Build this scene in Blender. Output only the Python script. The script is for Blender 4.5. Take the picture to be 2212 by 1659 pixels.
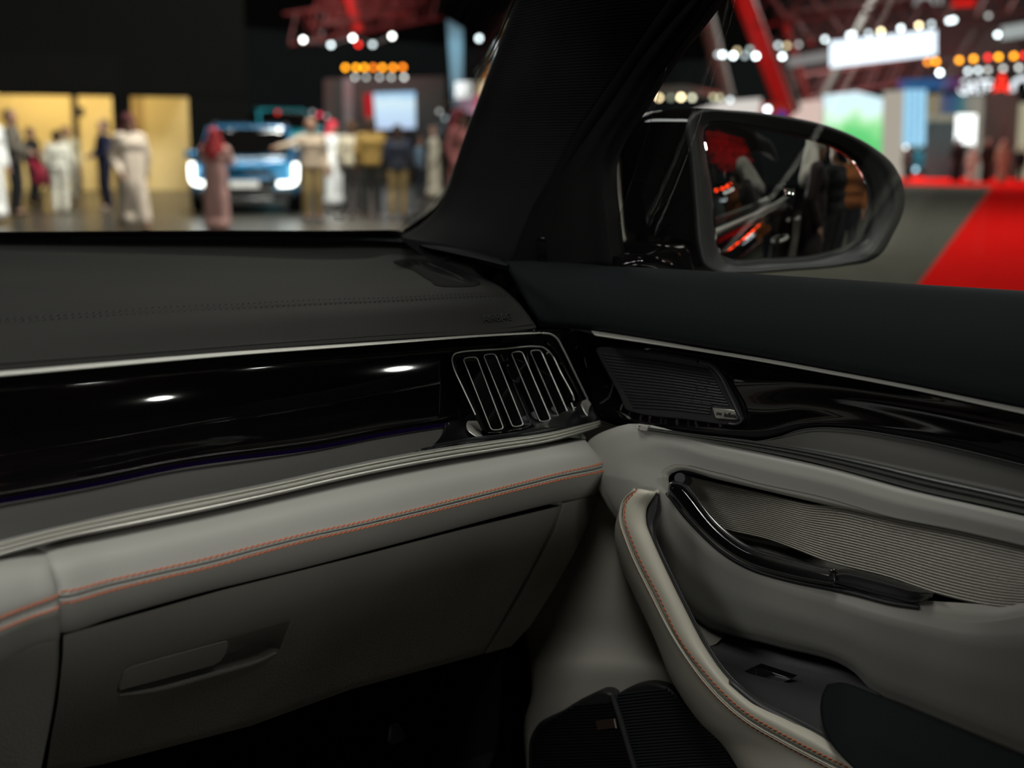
import bpy, bmesh, math, random
import numpy as np
from mathutils import Vector, Matrix
from mathutils.bvhtree import BVHTree

random.seed(7)
for o in list(bpy.data.objects):
    bpy.data.objects.remove(o, do_unlink=True)
SC = bpy.context.scene
COL = SC.collection

# ------------------------------------------------------------------ camera
# car frame: x to the passenger door, y to the bonnet, z up; hall floor is z = 0
F = 2580.0
CX, CY = 1106.0, 829.5
PITCH, YAW, ROLL = math.radians(11.35), math.radians(46), math.radians(0.5)
C = np.array([-.30, 0, 1.35])
fw = np.array([math.sin(YAW) * math.cos(PITCH), math.cos(YAW) * math.cos(PITCH), -math.sin(PITCH)])
r0 = np.array([math.cos(YAW), -math.sin(YAW), 0])
u0 = np.cross(r0, fw)
rt = r0 * math.cos(ROLL) + u0 * math.sin(ROLL)
up = u0 * math.cos(ROLL) - r0 * math.sin(ROLL)
cam = bpy.data.cameras.new('camera')
cam.sensor_width = 36
cam.lens = 36 * F / 2212
cam.clip_start, cam.clip_end = .05, 400
cam.dof.use_dof = True
cam.dof.focus_distance = 1.22
cam.dof.aperture_fstop = cam.lens / 11.3
camo = bpy.data.objects.new('camera', cam)
COL.objects.link(camo)
camo.matrix_world = Matrix(((rt[0], up[0], -fw[0], C[0]), (rt[1], up[1], -fw[1], C[1]), (rt[2], up[2], -fw[2], C[2]), (0, 0, 0, 1)))
SC.camera = camo

# ------------------------------------------------------------------ world, hall lights, added fills, exposure
wd = bpy.data.worlds.new('hall_dark')
SC.world = wd
wd.use_nodes = True
wd.node_tree.nodes['Background'].inputs[0].default_value = (.9, 1, 1.05, 1)
wd.node_tree.nodes['Background'].inputs[1].default_value = .006
SC.view_settings.view_transform = 'Standard'
SC.view_settings.look = 'None'
SC.view_settings.exposure = 0
SC.view_settings.gamma = 1
SC.view_settings.use_curve_mapping = False
SC.cycles.use_denoising = True
SC.cycles.max_bounces = 8
SC.cycles.transparent_max_bounces = 16
SC.cycles.sample_clamp_indirect = 4
SC.cycles.caustics_reflective = False
SC.cycles.caustics_refractive = False


def area(name, loc, target, size, power, col=(1, 1, 1), sizey=None, spread=180):
    l = bpy.data.lights.new(name, 'AREA')
    l.shape = 'RECTANGLE'
    l.size, l.size_y = size, sizey or size
    l.energy, l.color = power, col
    l.spread = math.radians(spread)
    o = bpy.data.objects.new(name, l)
    COL.objects.link(o)
    o.location = loc
    o.rotation_euler = (Vector(target) - Vector(loc)).to_track_quat('-Z', 'Y').to_euler()
    return o


def spot(name, loc, target, power, col, deg=40, size=.15):
    l = bpy.data.lights.new(name, 'SPOT')
    l.energy, l.color, l.spot_size, l.shadow_soft_size = power, col, math.radians(deg), size
    l.spot_blend = .6
    o = bpy.data.objects.new(name, l)
    COL.objects.link(o)
    o.location = loc
    o.rotation_euler = (Vector(target) - Vector(loc)).to_track_quat('-Z', 'Y').to_euler()
    return o


area('hall_lamp_over_car', (-2.2, -.6, 6.5), (.45, .6, 1), 1.6, 175, (1, .98, .9))
area('chrome_fill_rear', (3.6, -2.4, 8.6), (.45, .7, 1), 5, 270, (1, .98, .93), 1.6)  # added so the dash chrome has something bright to reflect
area('chrome_fill_front', (-5.2, 4.6, 7.0), (.6, .5, 1), 4, 190, (1, .99, .95), 1.6)  # added for the door's bright strip to reflect, also fills the door
area('added_rear_lamp', (-6, -11, 2.58), (.45, .7, 1), 2.4, 900, (1, .98, .92), .8)  # added low behind the car to shape the gradient down the glovebox
area('hall_lamp_ahead', (4, 9.5, 9), (.3, .8, 1), 2.0, 50, (1, .97, .9))
area('teal_car_fill', (19, 27, 10), (22, 30, 0), 3, 1500, (1, .97, .92))  # added to brighten the teal car
area('hall_lamp_stand', (12, 15, 9.5), (12.5, 19, 0), 5, 2600, (1, .95, .86))
area('hall_lamp_carpet', (22, 5, 10), (22, 8, 0), 6, 950, (1, .97, .9))
area('hall_lamp_far', (50, 26, 11), (52, 24, 0), 9, 6500, (1, .97, .92))

# ------------------------------------------------------------------ helpers


def A(*v):
    return np.array(v, float)


def ray(x, y):
    return fw + rt * (x - CX) / F - up * (y - CY) / F


def P(px, py, X=None, Y=None, Z=None, D=None):
    """a point of the place seen along a picture direction, at a known car-frame x, y or z (or distance)"""
    d = ray(px, py)
    if X is not None:
        return C + d * (X - C[0]) / d[0]
    if Y is not None:
        return C + d * (Y - C[1]) / d[1]
    if Z is not None:
        return C + d * (Z - C[2]) / d[2]
    return C + d * D


def PP(px, py, p0, n):
    d = ray(px, py)
    return C + d * (np.dot(np.asarray(p0) - C, n) / np.dot(d, n))


def _ax(k, v, pts):
    v0, v1 = (v if isinstance(v, tuple) else (v, v))
    q = np.array([p[:2] for p in pts], float)
    s = np.concatenate([[0], np.cumsum(np.linalg.norm(np.diff(q, axis=0), axis=1))])
    s = s / max(s[-1], 1e-9)
    return [P(p[0], p[1], **{k: (p[2] if len(p) > 2 else v0 + (v1 - v0) * s[i])}) for i, p in enumerate(pts)]


def YS(v, pts):
    return _ax('Y', v, pts)


def XS(v, pts):
    return _ax('X', v, pts)


def ZS(v, pts):
    return _ax('Z', v, pts)


def spl(pts, n, closed=False, idx=False):
    p = np.array(pts, float)
    if len(p) == 2 and not closed:
        t = np.linspace(0, 1, n)[:, None]
        return p[0] * (1 - t) + p[1] * t
    if closed:
        q = np.vstack([p[-1], p, p[0], p[1]])
        k = len(p)
    else:
        q = np.vstack([2 * p[0] - p[1], p, 2 * p[-1] - p[-2]])
        k = len(p) - 1
    seg = np.linalg.norm(q[2:2 + k] - q[1:1 + k], axis=1)
    cum = np.concatenate([[0], np.cumsum(np.ones(k) if idx else np.maximum(seg, 1e-9))])
    s = np.linspace(0, cum[-1], n, endpoint=not closed)
    i = np.clip(np.searchsorted(cum, s, side='right') - 1, 0, k - 1)
    t = ((s - cum[i]) / (cum[i + 1] - cum[i]))[:, None]
    # centripetal-ish tangents keep uneven spacing from overshooting
    d = np.maximum(np.linalg.norm(q[1:] - q[:-1], axis=1), 1e-9)
    tan = np.zeros_like(q)
    for j in range(1, len(q) - 1):
        a, b = d[j - 1], d[j]
        tan[j] = ((q[j] - q[j - 1]) / a * b + (q[j + 1] - q[j]) / b * a) / (a + b)
    L = d[i + 1][:, None]
    p0, p1 = q[i + 1], q[i + 2]
    # a short neighbouring span must not fling a long one past its end
    m0 = tan[i + 1] * np.minimum(L, 3 * d[i][:, None])
    m1 = tan[i + 2] * np.minimum(L, 3 * d[np.minimum(i + 2, len(d) - 1)][:, None])
    t2, t3 = t * t, t * t * t
    return (2 * t3 - 3 * t2 + 1) * p0 + (t3 - 2 * t2 + t) * m0 + (-2 * t3 + 3 * t2) * p1 + (t3 - t2) * m1


def new_obj(name, me, m=None, parent=None, ang=40):
    o = bpy.data.objects.new(name, me)
    COL.objects.link(o)
    if m is not None:
        me.materials.clear()
        me.materials.append(m)
    if parent is not None:
        o.parent = parent
    if ang is not None and len(me.polygons):
        me.polygons.foreach_set('use_smooth', [True] * len(me.polygons))
        me.set_sharp_from_angle(angle=math.radians(ang))
    return o


def mk(name, verts, faces, m=None, parent=None, ang=40, recalc=False):
    me = bpy.data.meshes.new(name)
    me.from_pydata([tuple(map(float, v)) for v in verts], [], [tuple(map(int, f)) for f in faces])
    if recalc:
        bm = bmesh.new()
        bm.from_mesh(me)
        bmesh.ops.recalc_face_normals(bm, faces=bm.faces)
        bm.to_mesh(me)
        bm.free()
    me.update()
    return new_obj(name, me, m, parent, ang)


def root(name, label, cat, loc=(0, 0, 0), rz=0, group=None):
    o = bpy.data.objects.new(name, None)
    o.empty_display_size = .1
    COL.objects.link(o)
    o.location = tuple(map(float, loc))
    o.rotation_euler = (0, 0, rz)
    o['label'], o['category'] = label, cat
    if group:
        o['group'] = group
    return o


def tag(o, label=None, cat=None, group=None, kind=None):
    if label:
        o['label'] = label
    if cat:
        o['category'] = cat
    if group:
        o['group'] = group
    if kind:
        o['kind'] = kind
    return o


def on_grid(G, px, py, lift=0.):
    """the point of a surface grid seen along a picture direction"""
    R, n = G.shape[:2]
    t = BVHTree.FromPolygons([tuple(v) for v in G.reshape(-1, 3)], [(i * n + j, i * n + j + 1, i * n + n + j + 1, i * n + n + j) for i in range(R - 1) for j in range(n - 1)])
    h = t.ray_cast(Vector(C), Vector(ray(px, py)))[0]
    if h is not None:
        d = np.array(h) - C
        return C + d * (1 - lift / np.linalg.norm(d))
    V = G.reshape(-1, 3) - C
    z = V @ fw
    q = np.stack([CX + F * (V @ rt) / z, CY - F * (V @ up) / z], 1)
    d = np.hypot(q[:, 0] - px, q[:, 1] - py)
    k = np.argsort(d)[:6]
    w = 1 / (d[k] + .5)
    return P(px, py, D=float((z[k] * w).sum() / w.sum()) - lift)


def grid_obj(name, G, m, parent, thick=.004, closed=False, ang=40, face=None):
    R, n = G.shape[:2]
    V = G.reshape(-1, 3)
    Fc = []
    for i in range(R - 1):
        for j in range(n if closed else n - 1):
            k = (j + 1) % n
            Fc.append((i * n + j, i * n + k, (i + 1) * n + k, (i + 1) * n + j))
    a = np.array([np.cross(V[f[2]] - V[f[0]], V[f[3]] - V[f[1]]) for f in Fc]).sum(0)
    tgt = C if face is None else np.asarray(face)
    if np.dot(a, tgt - V.mean(0)) < 0:
        Fc = [f[::-1] for f in Fc]
    o = mk(name, V, Fc, m, parent, ang)
    if thick:
        s = o.modifiers.new('thickness', 'SOLIDIFY')
        s.thickness, s.offset = thick, -1
    return o


def loft(name, rows, m, parent=None, n=64, sub=4, idx=False, closed=False, thick=.004, lin=False, ang=40, face=None, ret=False):
    G = np.array([spl(r, n, closed, idx) for r in rows])
    if lin:
        H = []
        for i in range(len(G) - 1):
            for k in range(sub):
                t = k / sub
                H.append(G[i] * (1 - t) + G[i + 1] * t)
        H.append(G[-1])
        G = np.array(H)
    else:
        G = np.stack([spl(G[:, j], (len(G) - 1) * sub + 1, idx=True) for j in range(n)], 1)
    if ret:
        return G
    return grid_obj(name, G, m, parent, thick, closed, ang, face)


def frames(path):
    t = np.gradient(path, axis=0)
    t /= np.maximum(np.linalg.norm(t, axis=1), 1e-9)[:, None]
    return t


def tube(name, pts, r, m, parent=None, n=48, seg=8, closed=False, rh=None, upv=(0, 0, 1), raw=False):
    """round or oval bar along a path; r may be a number or a function of 0..1"""
    p = spl(pts, n, closed) if n else np.array(pts, float)
    n = len(p)
    t = frames(p)
    if closed:
        t = np.roll(p, -1, 0) - np.roll(p, 1, 0)
        t /= np.linalg.norm(t, axis=1)[:, None]
    V, Fc = [], []
    for i in range(n):
        a = np.cross(t[i], np.asarray(upv, float))
        a /= max(np.linalg.norm(a), 1e-9)
        b = np.cross(a, t[i])
        ra = r(i / (n - 1)) if callable(r) else r
        rb = (rh(i / (n - 1)) if callable(rh) else rh) if rh is not None else ra
        for k in range(seg):
            w = 2 * math.pi * k / seg
            V.append(p[i] + a * math.cos(w) * ra + b * math.sin(w) * rb)
    for i in range(n if closed else n - 1):
        j = (i + 1) % n
        for k in range(seg):
            l = (k + 1) % seg
            Fc.append((i * seg + k, i * seg + l, j * seg + l, j * seg + k))
    if not closed:
        Fc.append(tuple(range(seg))[::-1])
        Fc.append(tuple((n - 1) * seg + k for k in range(seg)))
    if raw:
        return V, Fc
    return mk(name, V, Fc, m, parent, 50, recalc=True)


def prism(name, outline, back, m, parent=None, bevel=.0, segs=2, ang=35):
    """solid with a flat outline, its depth running along `back`"""
    o3 = [np.asarray(v, float) for v in outline]
    n = len(o3)
    back = np.asarray(back, float)
    V = o3 + [v + back for v in o3]
    Fc = [tuple(range(n)), tuple(range(2 * n - 1, n - 1, -1))] + [(i, n + i, n + (i + 1) % n, (i + 1) % n) for i in range(n)]
    ob = mk(name, V, Fc, m, parent, ang, recalc=True)
    if bevel:
        b = ob.modifiers.new('edge', 'BEVEL')
        b.width, b.segments, b.limit_method, b.angle_limit = bevel, segs, 'ANGLE', math.radians(50)
        b.use_clamp_overlap = True
    return ob


def ring(name, outer, inner, back, m, parent=None, ang=35):
    n = len(outer)
    back = np.asarray(back, float)
    V = list(outer) + list(inner) + [v + back for v in outer] + [v + back for v in inner]
    Fc = []
    for i in range(n):
        j = (i + 1) % n
        Fc += [(i, j, n + j, n + i), (2 * n + i, 3 * n + i, 3 * n + j, 2 * n + j), (i, 2 * n + i, 2 * n + j, j), (n + i, n + j, 3 * n + j, 3 * n + i)]
    return mk(name, V, Fc, m, parent, ang, recalc=True)


def box(name, c, s, m, parent=None, rz=0, bevel=0, M=None):
    x, y, z = [v / 2 for v in s]
    V = [(-x, -y, -z), (x, -y, -z), (x, y, -z), (-x, y, -z), (-x, -y, z), (x, -y, z), (x, y, z), (-x, y, z)]
    Fc = [(3, 2, 1, 0), (4, 5, 6, 7), (0, 1, 5, 4), (1, 2, 6, 5), (2, 3, 7, 6), (3, 0, 4, 7)]
    o = mk(name, V, Fc, m, parent, 35)
    o.location = tuple(map(float, c))
    o.rotation_euler = (0, 0, rz)
    if bevel:
        b = o.modifiers.new('edge', 'BEVEL')
        b.width, b.segments, b.limit_method = bevel, 2, 'ANGLE'
    return o


def stitches(name, rows, m, parent, pitch=.0052, length=.0042, w=.0007, lift=.0006, slant=.0009):
    """short sewn threads along one or several seam lines"""
    V, Fc = [], []
    for pts, nrm in rows:
        p = spl(pts, 1200)
        s = np.concatenate([[0], np.cumsum(np.linalg.norm(np.diff(p, axis=0), axis=1))])
        for a in np.arange(0, s[-1] - length, pitch):
            q0 = np.array([np.interp(a, s, p[:, k]) for k in range(3)])
            q1 = np.array([np.interp(a + length, s, p[:, k]) for k in range(3)])
            t = (q1 - q0) / np.linalg.norm(q1 - q0)
            nn = np.asarray(nrm, float)
            nn = nn - t * np.dot(nn, t)
            nn /= np.linalg.norm(nn)
            b = np.cross(t, nn)
            q0 = q0 + b * slant
            q1 = q1 - b * slant
            base = len(V)
            for q, sc in ((q0, .35), (q0 * .7 + q1 * .3, 1), (q0 * .3 + q1 * .7, 1), (q1, .35)):
                q = q + nn * (lift if sc == 1 else 0)
                V += [q + b * w * sc, q + nn * w * sc, q - b * w * sc, q - nn * w * sc]
            for i in range(3):
                for k in range(4):
                    l = (k + 1) % 4
                    Fc.append((base + i * 4 + k, base + i * 4 + l, base + i * 4 + 4 + l, base + i * 4 + 4 + k))
            Fc += [(base + 3, base + 2, base + 1, base), (base + 12, base + 13, base + 14, base + 15)]
    o = mk(name, V, Fc, m, parent, 60, recalc=False)
    o['kind'] = 'stuff'
    return o


def text(name, s, origin, xdir, ydir, size, m, parent=None, depth=.0004, align='LEFT', shear=0):
    cu = bpy.data.curves.new(name, 'FONT')
    cu.body, cu.size, cu.extrude, cu.align_x, cu.shear = s, size, depth, align, shear
    cu.resolution_u = 3
    t = bpy.data.objects.new(name + '_src', cu)
    COL.objects.link(t)
    bpy.context.view_layer.update()
    me = bpy.data.meshes.new_from_object(t.evaluated_get(bpy.context.evaluated_depsgraph_get()))
    bpy.data.objects.remove(t, do_unlink=True)
    me.name = name
    x = np.asarray(xdir, float) / np.linalg.norm(xdir)
    y = np.asarray(ydir, float)
    y = y - x * np.dot(x, y)
    y /= np.linalg.norm(y)
    z = np.cross(x, y)
    me.transform(Matrix(((x[0], y[0], z[0], origin[0]), (x[1], y[1], z[1], origin[1]), (x[2], y[2], z[2], origin[2]), (0, 0, 0, 1))))
    return new_obj(name, me, m, parent, None)


# ------------------------------------------------------------------ materials
def mat(name, col, rough=.5, metal=0., spec=.5, bump=None, coat=0., var=0., emit=None, es=0., sheen=0., aniso=0., vscale=6, brough=None):
    m = bpy.data.materials.new(name)
    m.use_nodes = True
    nt = m.node_tree
    b = nt.nodes['Principled BSDF']
    b.inputs['Base Color'].default_value = (*col, 1)
    b.inputs['Roughness'].default_value = rough
    b.inputs['Metallic'].default_value = metal
    b.inputs['Specular IOR Level'].default_value = spec
    b.inputs['Coat Weight'].default_value = coat
    b.inputs['Coat Roughness'].default_value = .03
    b.inputs['Sheen Weight'].default_value = sheen
    b.inputs['Anisotropic'].default_value = aniso
    if emit:
        b.inputs['Emission Color'].default_value = (*emit, 1)
        b.inputs['Emission Strength'].default_value = es
    tc = nt.nodes.new('ShaderNodeTexCoord')
    if var:
        nz = nt.nodes.new('ShaderNodeTexNoise')
        nz.inputs['Scale'].default_value = vscale
        nz.inputs['Detail'].default_value = 4
        nt.links.new(tc.outputs['Object'], nz.inputs['Vector'])
        mr = nt.nodes.new('ShaderNodeMapRange')
        mr.inputs[1].default_value, mr.inputs[2].default_value = .3, .7
        mr.inputs[3].default_value, mr.inputs[4].default_value = 1 - var, 1 + var
        nt.links.new(nz.outputs['Fac'], mr.inputs[0])
        mx = nt.nodes.new('ShaderNodeVectorMath')
        mx.operation = 'SCALE'
        mx.inputs[0].default_value = col
        nt.links.new(mr.outputs[0], mx.inputs['Scale'])
        nt.links.new(mx.outputs[0], b.inputs['Base Color'])
    if bump:
        sc, st = bump[0], bump[1]
        vo = nt.nodes.new('ShaderNodeTexVoronoi')
        vo.feature = 'SMOOTH_F1'
        vo.inputs['Scale'].default_value = sc
        nt.links.new(tc.outputs['Object'], vo.inputs['Vector'])
        bp = nt.nodes.new('ShaderNodeBump')
        bp.inputs['Strength'].default_value = st
        bp.inputs['Distance'].default_value = bump[2] if len(bump) > 2 else .0008
        nt.links.new(vo.outputs['Distance'], bp.inputs['Height'])
        nt.links.new(bp.outputs[0], b.inputs['Normal'])
    return m


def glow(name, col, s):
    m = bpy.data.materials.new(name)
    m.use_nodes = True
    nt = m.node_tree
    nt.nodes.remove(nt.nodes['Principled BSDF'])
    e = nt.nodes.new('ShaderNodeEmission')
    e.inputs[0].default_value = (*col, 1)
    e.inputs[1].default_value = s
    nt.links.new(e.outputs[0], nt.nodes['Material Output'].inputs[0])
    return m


def glass(name, tint=(.93, .95, .94), ior=1.45):
    m = bpy.data.materials.new(name)
    m.use_nodes = True
    nt = m.node_tree
    nt.nodes.remove(nt.nodes['Principled BSDF'])
    t = nt.nodes.new('ShaderNodeBsdfTransparent')
    t.inputs[0].default_value = (*tint, 1)
    g = nt.nodes.new('ShaderNodeBsdfGlossy')
    g.inputs['Roughness'].default_value = 0
    f = nt.nodes.new('ShaderNodeFresnel')
    ge = nt.nodes.new('ShaderNodeNewGeometry')
    mi_ = nt.nodes.new('ShaderNodeMapRange')      # same reflectance on leaving the pane as on entering it
    mi_.inputs[3].default_value, mi_.inputs[4].default_value = ior, 1 / ior
    nt.links.new(ge.outputs['Backfacing'], mi_.inputs[0])
    nt.links.new(mi_.outputs[0], f.inputs[0])
    mx = nt.nodes.new('ShaderNodeMixShader')
    nt.links.new(f.outputs[0], mx.inputs[0])
    nt.links.new(t.outputs[0], mx.inputs[1])
    nt.links.new(g.outputs[0], mx.inputs[2])
    nt.links.new(mx.outputs[0], nt.nodes['Material Output'].inputs[0])
    return m


M = dict(
    pad=mat('charcoal_soft_touch', (.0165, .0165, .0155), .7, spec=.10, bump=(700, .35), var=.08),
    padside=mat('blue_black_soft_touch', (.0048, .0064, .0072), .75, spec=.10, bump=(900, .2)),
    gloss=mat('piano_black', (.0025, .0022, .0022), .035, spec=.5),
    chrome=mat('satin_chrome', (.72, .72, .67), .5, 1),
    dchrome=mat('dark_chrome', (.17, .175, .18), .26, 1),
    ribmetal=mat('ribbed_grey_metal', (.30, .31, .30), .42, 1),
    satin=mat('dark_satin_metal', (.10, .105, .11), .3, 1),
    tray=mat('dark_grey_tray', (.036, .036, .033), .6, bump=(1200, .15)),
    leather=mat('grey_beige_leather', (.262, .262, .241), .55, spec=.3, bump=(900, .12, .0004), var=.04),
    leather2=mat('pale_armrest_leather', (.40, .385, .325), .5, spec=.35, bump=(900, .12, .0004), var=.04),
    plastic=mat('grained_grey_plastic', (.19, .188, .168), .55, spec=.4, bump=(520, .5), var=.05),
    plastic2=mat('smooth_grey_plastic', (.24, .235, .21), .5, spec=.4, bump=(900, .15)),
    rib=mat('ribbed_taupe_panel', (.25, .24, .205), .32, metal=.35),
    grille=mat('matt_charcoal_grille', (.010, .010, .0105), .85, spec=.04),
    slat=mat('glossy_charcoal_slats', (.006, .006, .007), .3, spec=.4),
    black=mat('matt_black_plastic', (.008, .008, .009), .6),
    dark=mat('charcoal_plastic', (.022, .022, .024), .5, bump=(900, .2)),
    fabric=mat('dark_woven_headliner', (.0045, .0045, .005), .85, spec=.2),
    rubber=mat('black_rubber', (.004, .004, .004), .8, spec=.08),
    thread=mat('orange_thread', (.42, .09, .022), .6),
    dthread=mat('charcoal_thread', (.004, .004, .004), .6),
    seam=mat('seam_shadow_grey', (.14, .138, .12), .6),
    void=mat('footwell_shade_black', (.003, .003, .0035), .9, spec=.1),
    purple=glow('purple_ambient_light', (.16, .05, .5), .014),
    white=mat('white_print', (.75, .75, .72), .5),
    glass=glass('clear_glass'),
)
# ------------------------------------------------------------------ dashboard
DB = root('dashboard', 'two-tone car dashboard with black gloss panel and grey leather knee pad', 'dashboard')
# soft top
r0_ = YS(.905, [(-200, 812), (0, 797), (300, 774), (650, 746), (900, 729), (1100, 716), (1158, 708)])
rA_ = YS(.918, [(-200, 790), (0, 776), (300, 753), (650, 726), (900, 709), (1085, 697), (1150, 692)])
rB_ = YS((.955, .93), [(-200, 742), (0, 731), (300, 711), (650, 688), (900, 676), (1075, 668), (1130, 665)])
rS_ = YS((1.01, .965), [(-200, 706), (0, 694), (348, 671), (506, 664), (696, 655), (861, 648), (988, 641), (1103, 637)])
rM_ = ZS((1.193, 1.185), [(-200, 604), (0, 600), (300, 588), (600, 578), (850, 578), (980, 588), (1045, 600)])
rT_ = ZS((1.20, 1.193), [(-200, 517), (0, 517), (300, 517), (500, 519.5), (640, 524), (800, 533), (900, 548), (965, 566)])
rU_ = [p + A(.01, .03, -.03) for p in rT_]
PG = loft('', [[p + A(0, .03, -.004) for p in r0_], r0_, rA_, rB_, rS_, rM_, rT_, rU_], None, n=110, sub=6, ret=True)
grid_obj('top_pad', PG, M['pad'], DB, .006)
nS = A(0, -.35, .93)
stitches('top_stitching', [(YS((1.003, .962), [(-200, 708), (0, 697), (348, 677), (506, 669), (640, 661), (861, 651.5), (988, 645), (1098, 640)]), nS),
                           (YS((1.017, .968), [(-200, 702), (0, 691), (221, 676), (348, 666), (506, 659.5), (640, 652), (861, 644), (988, 637.5), (1092, 633)]), nS)],
         M['dthread'], DB, pitch=.0062, length=.0048, w=.0006, lift=.0012)
# rear lip in front of the glass
loft('rear_gap', [ZS((1.18, 1.06), [(150, 524), (500, 526), (700, 533), (820, 545), (930, 568), (1010, 597), (1090, 645), (1170, 725)]),
                  ZS((1.18, 1.06), [(150, 514), (500, 515), (700, 517), (850, 523), (940, 537), (1020, 556), (1100, 585), (1200, 660)])], M['rubber'], DB, n=40, sub=3)
loft('rear_lip', [ZS(1.20, [(150, 519), (500, 519), (700, 522), (840, 529), (940, 547), (1020, 565), (1100, 584)]),
                  ZS(1.212, [(150, 515.5), (500, 515.5), (700, 517), (850, 521), (940, 538), (1020, 556), (1095, 575)]),
                  ZS(1.210, [(150, 512), (500, 512.5), (700, 513), (860, 515), (940, 529), (1020, 547), (1088, 566)]),
                  ZS(1.18, [(150, 507), (500, 507), (700, 508), (860, 508), (940, 521), (1020, 540), (1090, 560)])], M['padside'], DB, n=60, sub=4)
prism('corner_filler', [P(x, y, D=1.66) for x, y in [(860, 512), (960, 528), (1110, 555), (1190, 620), (1215, 730), (1120, 740), (1040, 640), (940, 575)]], ray(1050, 600) * .05, M['rubber'], DB)
# top speaker grille
spo = [(855, 563), (880, 561.5), (925, 562), (962, 571), (1000, 587), (1030, 604), (1036, 613), (1024, 618), (958, 619), (928, 606), (890, 583)]
spi = [(866, 565.5), (884, 564.5), (922, 565.5), (956, 574), (992, 589.5), (1018, 604), (1022, 611), (1012, 614), (962, 615), (935, 603), (898, 583)]


def on_pad(q, dz=0):
    return on_grid(PG, q[0], q[1], .004) + A(0, 0, dz)


oo, ii = spl([on_pad(q, .0006) for q in spo], 60, True), spl([on_pad(q, .0006) for q in spi], 60, True)
sb = ring('speaker_bezel', oo, ii, (0, 0, -.012), M['grille'], DB)
prism('grille_floor', [v + A(0, 0, -.0003) for v in ii], (0, 0, -.004), M['rubber'], sb)
for (a, b) in (((888, 568), (912, 583)), ((906, 567), (914, 577)), ((914, 584), (1002, 612))):
    tube('grille_rib', [on_pad(a, .0), on_pad(b, .0)], .0014, M['pad'], sb, n=8)
tube('grille_rib', [on_pad(q, .0) for q in [(925, 570), (960, 584), (1000, 604)]], .0014, M['black'], sb, n=12)
text('airbag_lettering', 'AIRBAG', on_grid(PG, 1045, 697, .0012), on_grid(PG, 1098, 692, .0012) - on_grid(PG, 1045, 697, .0012), (0, .5, .86), .0135, M['black'], DB, depth=.0006)

# upper trim strip and gloss panel
sU = [(-200, 811), (0, 799), (190, 783), (500, 758), (700, 744.5), (831, 736), (1029, 723), (1115, 718.5), (1165, 716.5)]
sL = [(-200, 829), (0, 814), (190, 797), (500, 769), (700, 753.5), (831, 744), (1029, 728.5), (1115, 723), (1172, 720)]


def mix(a, b, t):
    return [tuple(u * (1 - t) + v * t for u, v in zip(p, q)) for p, q in zip(a, b)]


loft('upper_trim_strip', [YS(.909, sU), YS(.9035, mix(sU, sL, .2)), YS(.899, mix(sU, sL, .5)), YS(.8985, mix(sU, sL, .6)), YS(.8955, mix(sU, sL, .85)), YS(.904, sL)],
     M['chrome'], DB, n=80, sub=3, thick=.0008)
pB = [(-200, 1109), (0, 1076), (190, 1042), (380, 1002), (696, 958), (831, 931), (963, 910), (1019, 900), (1100, 888), (1262, 868)]
pT = [(-200, 828), (0, 814), (190, 797), (380, 778), (700, 754), (831, 744), (963, 733), (1029, 728.5), (1115, 723), (1196, 722)]
gp = [YS(.938, pT), YS(.9318, mix(pT, pB, .2)), YS(.9245, mix(pT, pB, .5)), YS(.9205, mix(pT, pB, .78)), YS(.9185, pB)]
loft('gloss_panel', gp + [YS(.95, [(x, y + 4) for x, y in pB])], M['gloss'], DB, n=90, sub=6)
GP = loft('', gp, None, n=90, sub=6, ret=True)
# glossy dash end beside the door
loft('gloss_end_panel', [YS((.90, .95), [(1150, 713), (1200, 712), (1250, 716), (1300, 740)]),
                         YS((.905, .97), [(1190, 740), (1215, 745), (1265, 765), (1320, 790)]),
                         YS((.91, .98), [(1225, 800), (1245, 805), (1290, 830), (1345, 860)]),
                         YS((.905, .98), [(1255, 860), (1275, 870), (1310, 890), (1370, 915)]),
                         YS((.90, .97), [(1270, 905), (1290, 908), (1330, 920), (1390, 940)])], M['gloss'], DB, n=24, sub=5)
tube('end_trim_line', YS((.9, .905), [(1172, 719.5), (1190, 722), (1203, 731), (1214, 750), (1240, 803), (1262, 848), (1269, 862)]), .0011, M['chrome'], DB, n=48, seg=6)

# ambient light under the panel and the tray ledge
pB2 = [(x, y + 3) for x, y in pB[:7]]
tube('ambient_light_strip', YS(.914, [(x, y + 7) for x, y in pB[:7]]), .002, M['purple'], DB, n=60, seg=6)
tF = [(-200, 1226), (0, 1168), (127, 1137), (253, 1108), (443, 1070), (570, 1045), (732, 1009), (897, 976), (963, 962)]
tB = [(-200, 1112), (0, 1078), (190, 1044), (380, 1004), (560, 980), (696, 960), (831, 933), (920, 919), (967, 913)]
loft('tray_ledge', [YS(.925, tB), YS(.905, mix(tB, tF, .42)), YS(.880, mix(tB, tF, .86)), YS(.872, tF)], M['tray'], DB, n=80, sub=4)
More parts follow.
